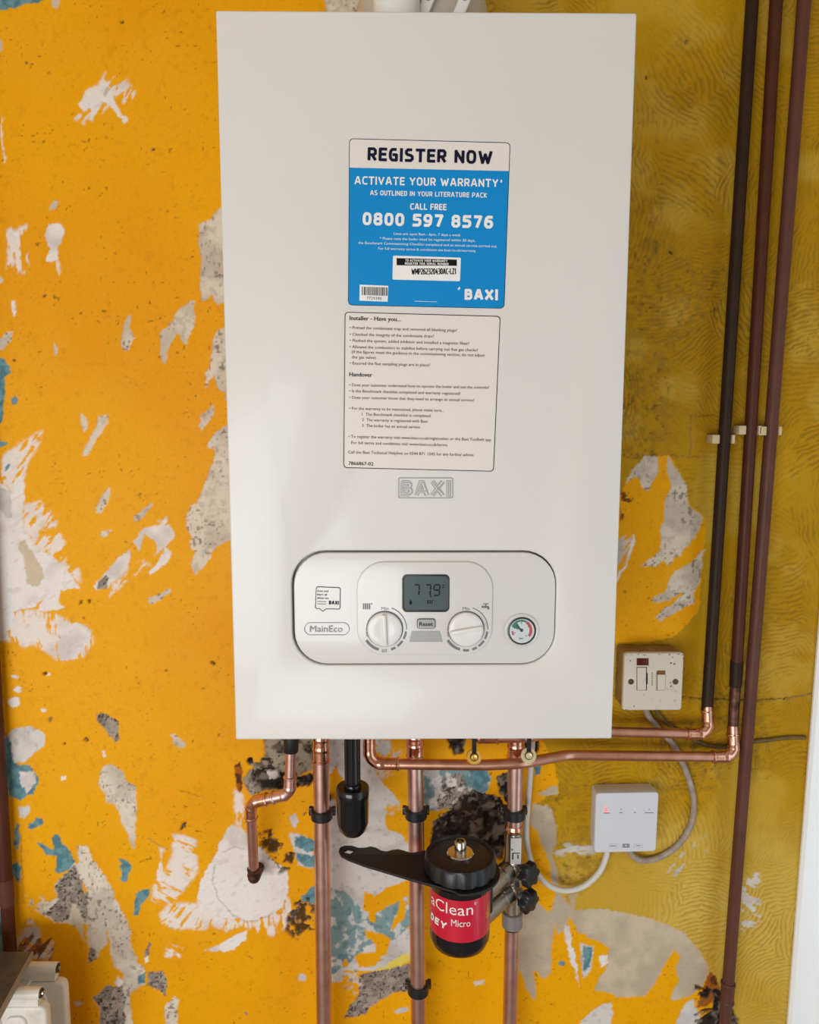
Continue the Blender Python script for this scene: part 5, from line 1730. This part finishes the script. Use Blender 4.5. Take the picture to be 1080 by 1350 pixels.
# ------------------------------------------------------------------ cables
def cable(name, label, cat, pts, r, material, tag_=None):
    bm = bmesh.new()
    tube(bm, spline([at(*p) for p in pts], 8), r, 12)
    o = finish(name, bm, material)
    o['label'] = label; o['category'] = cat
    return o


c0_ = at(701, 975, 0.256)
wp = [(702, 850, 0.290), (702, 900, 0.308), (702, 972, 0.316), (700, 1010, 0.318), (697, 1050, 0.318), (694, 1090, 0.318), (696, 1120, 0.318), (705, 1146, 0.318), (722, 1166, 0.312), (745, 1174, 0.318), (770, 1168, 0.318), (790, 1150, 0.316), (799, 1130, 0.316), (801, 1118, 0.316)]
cable('white_cable', 'white cable looping from the boiler to the receiver box', 'cable', wp, 0.0044, 'cable_white')
gp = [(850, 930, 0.320), (856, 945, 0.326), (868, 960, 0.328), (888, 982, 0.330), (902, 1010, 0.330), (912, 1040, 0.330), (915, 1065, 0.330), (909, 1092, 0.330), (893, 1115, 0.330), (870, 1130, 0.329), (850, 1134.5, 0.326), (836, 1130, 0.322), (828, 1118, 0.318)]
cable('grey_cable', 'dirty grey cable looping from the fused switch to the receiver box', 'cable', gp, 0.0046, 'cable_grey')
sp_ = [(862, 930, 0.320), (870, 944, 0.328), (884, 957, 0.331), (903, 969, 0.331), (925, 980, 0.331), (945, 984.5, 0.332), (965, 984, 0.332), (985, 979, 0.332), (1010, 976, 0.332), (1040, 972.5, 0.332), (1062, 972.5, 0.332)]
cable('painted_wire', 'thin painted wire running from the fused switch behind the pipes', 'wire', sp_, 0.0033, 'wire_painted')

# ------------------------------------------------------------------ fused spur switch
YS = 0.288
spur = thing('fused_switch', 'dirty cream fused switch plate on a wall box', 'switch', tuple(at(860, 900, WY - 0.001)))
q = [(823, 861), (901.5, 861), (899.5, 936.5), (821.5, 936.5)]
P = [at(x, y, YS) for x, y in q]
x0, x1 = (P[0].x + P[3].x) / 2, (P[1].x + P[2].x) / 2
z1, z0 = P[0].z, P[2].z
bm = bmesh.new()
box(bm, ((x0 + x1) / 2, (YS + 0.008 + WY - 0.001) / 2, (z0 + z1) / 2), (x1 - x0 - 0.002, WY - 0.001 - YS - 0.008, z1 - z0 - 0.002), 0.003)
finish('wall_box', bm, 'spur_box', spur)
bm = front_plate([rr(x0, z0, x1, z1, 0.004, 4)], YS, YS + 0.009, 0.002)
finish('face_plate', bm, 'spur_cream', spur)
ZF = zt(800, 830, 5.4)


def zrect(name, material, parent, x0, y0, x1, y1, ya, yb, bev=0.0):
    bm = front_plate([px_loop(ZF([(x0, y0), (x1, y0), (x1, y1), (x0, y1)]), YS)], ya, yb, bev)
    return finish(name, bm, material, parent)


zrect('neon_lamp', 'neon', spur, 214, 204, 298, 254, YS - 0.0010, YS + 0.001, 0.0003)
zrect('fuse_holder_outline', 'screw_dark', spur, 213, 265, 287, 433, YS - 0.0001, YS + 0.001)
zrect('fuse_holder', 'spur_cream', spur, 217, 269, 279, 429, YS - 0.0012, YS + 0.001, 0.0004)
zrect('fuse_slot', 'print_black', spur, 281, 310, 291, 388, YS - 0.0004, YS + 0.001)
zrect('switch_outline', 'screw_dark', spur, 355, 300, 418, 433, YS - 0.0001, YS + 0.001)
zrect('rocker_top', 'rust_burn', spur, 359, 292, 416, 318, YS - 0.0010, YS + 0.001, 0.0002)
zrect('rocker', 'spur_cream', spur, 359, 318, 414, 428, YS - 0.0024, YS + 0.001, 0.0005)
bm = bmesh.new()
for k in range(8):
    p = at(*ZF([(324, 310 + k * 12)])[0], YS)
    box(bm, p, (0.0022, 0.0004, 0.0012))
finish('embossed_lettering', bm, 'spur_box', spur, smooth=0)
for x in (173, 490):
    p = at(*ZF([(x, 371)])[0], YS)
    bm = bmesh.new()
    lathe(bm, p + Vector((0, 0.0005, 0)), (0, -1, 0), [(0, 0.0042), (0.0014, 0.004), (0.0018, 0.0028), (0.0014, 0)], 20)
    sc = finish('screw', bm, 'screw_dark', spur)
random.seed(9)
bm = bmesh.new()
for (x, y, w, h) in ((458, 238, 16, 12), (482, 244, 18, 10), (470, 198, 10, 8), (168, 222, 10, 12), (452, 378, 10, 8), (456, 405, 14, 10), (540, 180, 8, 10), (140, 180, 10, 6), (270, 182, 22, 5), (225, 176, 14, 6), (375, 176, 14, 6), (446, 178, 16, 6), (510, 176, 20, 5), (196, 545, 8, 14), (138, 572, 16, 6), (545, 205, 6, 12)):
    n_ = 7
    vs = [bm.verts.new(at(*ZF([(x + w / 2 * math.cos(2 * math.pi * k / n_) * random.uniform(.7, 1.2), y + h / 2 * math.sin(2 * math.pi * k / n_) * random.uniform(.7, 1.2))])[0], YS - 0.0002)) for k in range(n_)]
    bm.faces.new(vs)
finish('paint_flecks', bm, 'screw_dark', spur, smooth=0)['kind'] = 'stuff'

# ------------------------------------------------------------------ wireless receiver
YR = 0.303
rec = thing('receiver_box', 'white square receiver box with a red light on the yellow wall', 'receiver', tuple(at(826, 1124, WY - 0.001)))
q = [(786, 1046), (869, 1044.5), (865, 1122.5), (783.5, 1124.5)]
bm = front_plate([px_loop(quad_round(q, 5.0), YR)], YR, WY - 0.012, 0.0016)
finish('front_shell', bm, 'receiver_white', rec)
qb = inset_quad(q, 1.2)
bm = front_plate([px_loop(quad_round(qb, 5.0), YR)], WY - 0.0125, WY - 0.0005, 0.0008)
finish('back_plate', bm, 'receiver_white', rec)
ZR = zt(760, 1020, 6.353)
for k, (x, m_) in enumerate(((248, 'led_red'), (375, 'receiver_print'), (490, 'led_off'), (612, 'receiver_print'))):
    c = at(*ZR([(x, 298)])[0], YR)
    bm = bmesh.new()
    if k == 0:
        fl_ = [ZR([(x - 16, 318), (x + 18, 318), (x + 4, 285), (x, 265), (x - 6, 285)])[i] for i in range(5)]
        bm.free(); bm = front_plate([px_loop(fl_, YR)], YR - 0.0004, YR + 0.0004)
    else:
        lathe(bm, c + Vector((0, 0.0003, 0)), (0, -1, 0), [(0, 0.0014), (0.0006, 0.0013), (0.0008, 0)], 14)
    finish('indicator_light', bm, m_, rec)
for x0_, x1_, y_ in ((230, 280, 330), (360, 386, 327), (480, 500, 325), (572, 650, 327), (285, 335, 605), (500, 538, 603)):
    print_obj('key_mark', 'print_mid', rec, Y=YR - 0.0002, polys=[ZR([(x0_, y_ - 3), (x1_, y_ - 3), (x1_, y_ + 3), (x0_, y_ + 3)])])
for x in (312, 520):
    c = at(*ZR([(x, 604)])[0], YR)
    bm = front_plate([rr(c.x - 0.0062, c.z - 0.0034, c.x + 0.0062, c.z + 0.0034, 0.001, 3), rr(c.x - 0.0059, c.z - 0.0031, c.x + 0.0059, c.z + 0.0031, 0.001, 3)], YR - 0.0003, YR + 0.0005)
    finish('push_button', bm, 'receiver_print', rec)
c = ZR([(387, 588), (447, 588), (447, 622), (387, 622)])
polys = []
for i in range(5):
    for j_ in range(3):
        if (i * 2 + j_ * 3 + i * j_) % 4 != 1:
            x = c[0][0] + (c[1][0] - c[0][0]) * i / 5; y = c[0][1] + (c[3][1] - c[0][1]) * j_ / 3
            w = (c[1][0] - c[0][0]) / 5 * 0.78; h = (c[3][1] - c[0][1]) / 3 * 0.7
            polys.append([(x, y), (x + w, y), (x + w, y + h), (x, y + h)])
print_obj('brand_mark', 'print_dark', rec, polys=polys, Y=YR - 0.0002)

# ------------------------------------------------------------------ radiator and shelf, bottom left
Yb, Yf = 0.262, 0.196
rad = thing('radiator', 'white double panel radiator in the bottom left corner', 'radiator', (-0.9, 0.23, 0.0))
for Y, hx, hy, sx, sy, nm in ((Yb, 76, 1276, 88, 1291, 'rear_panel'), (Yf, 54, 1309, 63.5, 1322, 'front_panel')):
    hp = at(hx, hy, Y)
    shp = at(sx, sy, Y)
    xl = -1.25
    bm = bmesh.new()
    # header tube along the top, then the pressed sheet below
    tube(bm, [Vector((xl, Y, hp.z)), Vector((hp.x - 0.003, Y, hp.z)), Vector((hp.x, Y, hp.z))], [0.0082, 0.0082, 0.0076], 20)
    z1 = shp.z; z0 = 0.12
    prof = rr(xl, z0, shp.x, z1, 0.010, 5)
    b2 = front_plate([prof], Y - 0.008, Y + 0.008, 0.004)
    me_ = bpy.data.meshes.new('t'); b2.to_mesh(me_); b2.free(); bm.from_mesh(me_); bpy.data.meshes.remove(me_)
    box(bm, ((xl + hp.x) / 2, Y, hp.z - 0.008), (hp.x - xl - 0.004, 0.012, 0.016))
    x = shp.x - 0.030
    while x > -0.80:
        b3 = front_plate([rr(x - 0.024, z0 + 0.03, x + 0.004, z1 - 0.012, 0.010, 4)], Y - 0.0115, Y - 0.006, 0.0024)
        me_ = bpy.data.meshes.new('t'); b3.to_mesh(me_); b3.free(); bm.from_mesh(me_); bpy.data.meshes.remove(me_)
        x -= 0.034
    pn = finish(nm, bm, 'rad_white', rad)
    bm = bmesh.new()
    lathe(bm, (hp.x - 0.0005, Y, hp.z), (1, 0, 0), [(0, 0.0066), (0.002, 0.0064), (0.002, 0.0040), (0.0005, 0.0038), (0.0005, 0)], 20)
    pl = finish('end_plug', bm, 'rim_black', pn)
    bm = bmesh.new()
    lathe(bm, (hp.x + 0.0002, Y, hp.z), (1, 0, 0), [(0, 0.0030), (0.0035, 0.0026), (0.004, 0)], 8)
    finish('vent_pin', bm, 'nickel', pn)
hb_ = at(70, 1280, Yb)
bm = bmesh.new()
box(bm, (hb_.x - 0.045, (Yb + Yf) / 2, hb_.z - 0.016), (0.03, Yb - Yf + 0.004, 0.012), 0.002)
finish('joining_piece', bm, 'rad_white', rad)
for x in (-0.75, -1.1):
    bm = bmesh.new()
    box(bm, (x, (WY + Yb) / 2, 0.35), (0.03, WY - Yb - 0.004, 0.30), 0.002)
    finish('wall_bracket', bm, 'nickel', rad)
    bm = bmesh.new()
    box(bm, (x, (Yb + Yf) / 2, 0.06), (0.03, 0.12, 0.12), 0.002)
    finish('foot', bm, 'rad_white', rad)
# dark shelf above the radiator
shelf = thing('shelf', 'dark slab shelf lying over the radiator in the corner', 'shelf', tuple(at(20, 1290, 0.25)))
kz = at(41, 1254, 0.250).z
b0 = at_z(41, 1254, kz); b1 = at_z(1.0, 1328, kz)
dirv = (b1 - b0)
b2_ = b0 + dirv * 1.35
zlow = at(50, 1300, Yf).z
pts = [(b0.x, b0.y), (b2_.x, b2_.y), (-1.25, b2_.y), (-1.25, b0.y)]
bm = curve_plate([pts], 0.0035, 0.0012)
bmesh.ops.translate(bm, verts=bm.verts, vec=(0, 0, kz - 0.0047))
finish('slab', bm, 'shelf_dark', shelf)
bm = bmesh.new()
n_ = Vector((dirv.y, -dirv.x, 0)).normalized()
if n_.x < 0: n_ = -n_
mid = (b0 + b2_) / 2
L = (b2_ - b0).length
ang = math.atan2((b2_ - b0).y, (b2_ - b0).x)
box(bm, (0, 0, 0), (L, 0.003, 0.0094), 0.0006)
bmesh.ops.rotate(bm, verts=bm.verts, cent=(0, 0, 0), matrix=Matrix.Rotation(ang, 3, 'Z'))
bmesh.ops.translate(bm, verts=bm.verts, vec=mid + n_ * 0.0016 + Vector((0, 0, -0.0047)))
finish('edge_strip', bm, 'shelf_edge', shelf)
for x in (-0.9, -1.1):
    bm = bmesh.new()
    box(bm, (x, (b0.y + WY) / 2 - 0.01, kz - 0.0144), (0.02, WY - b0.y + 0.018, 0.010), 0.001)
    finish('bracket', bm, 'nickel', shelf)
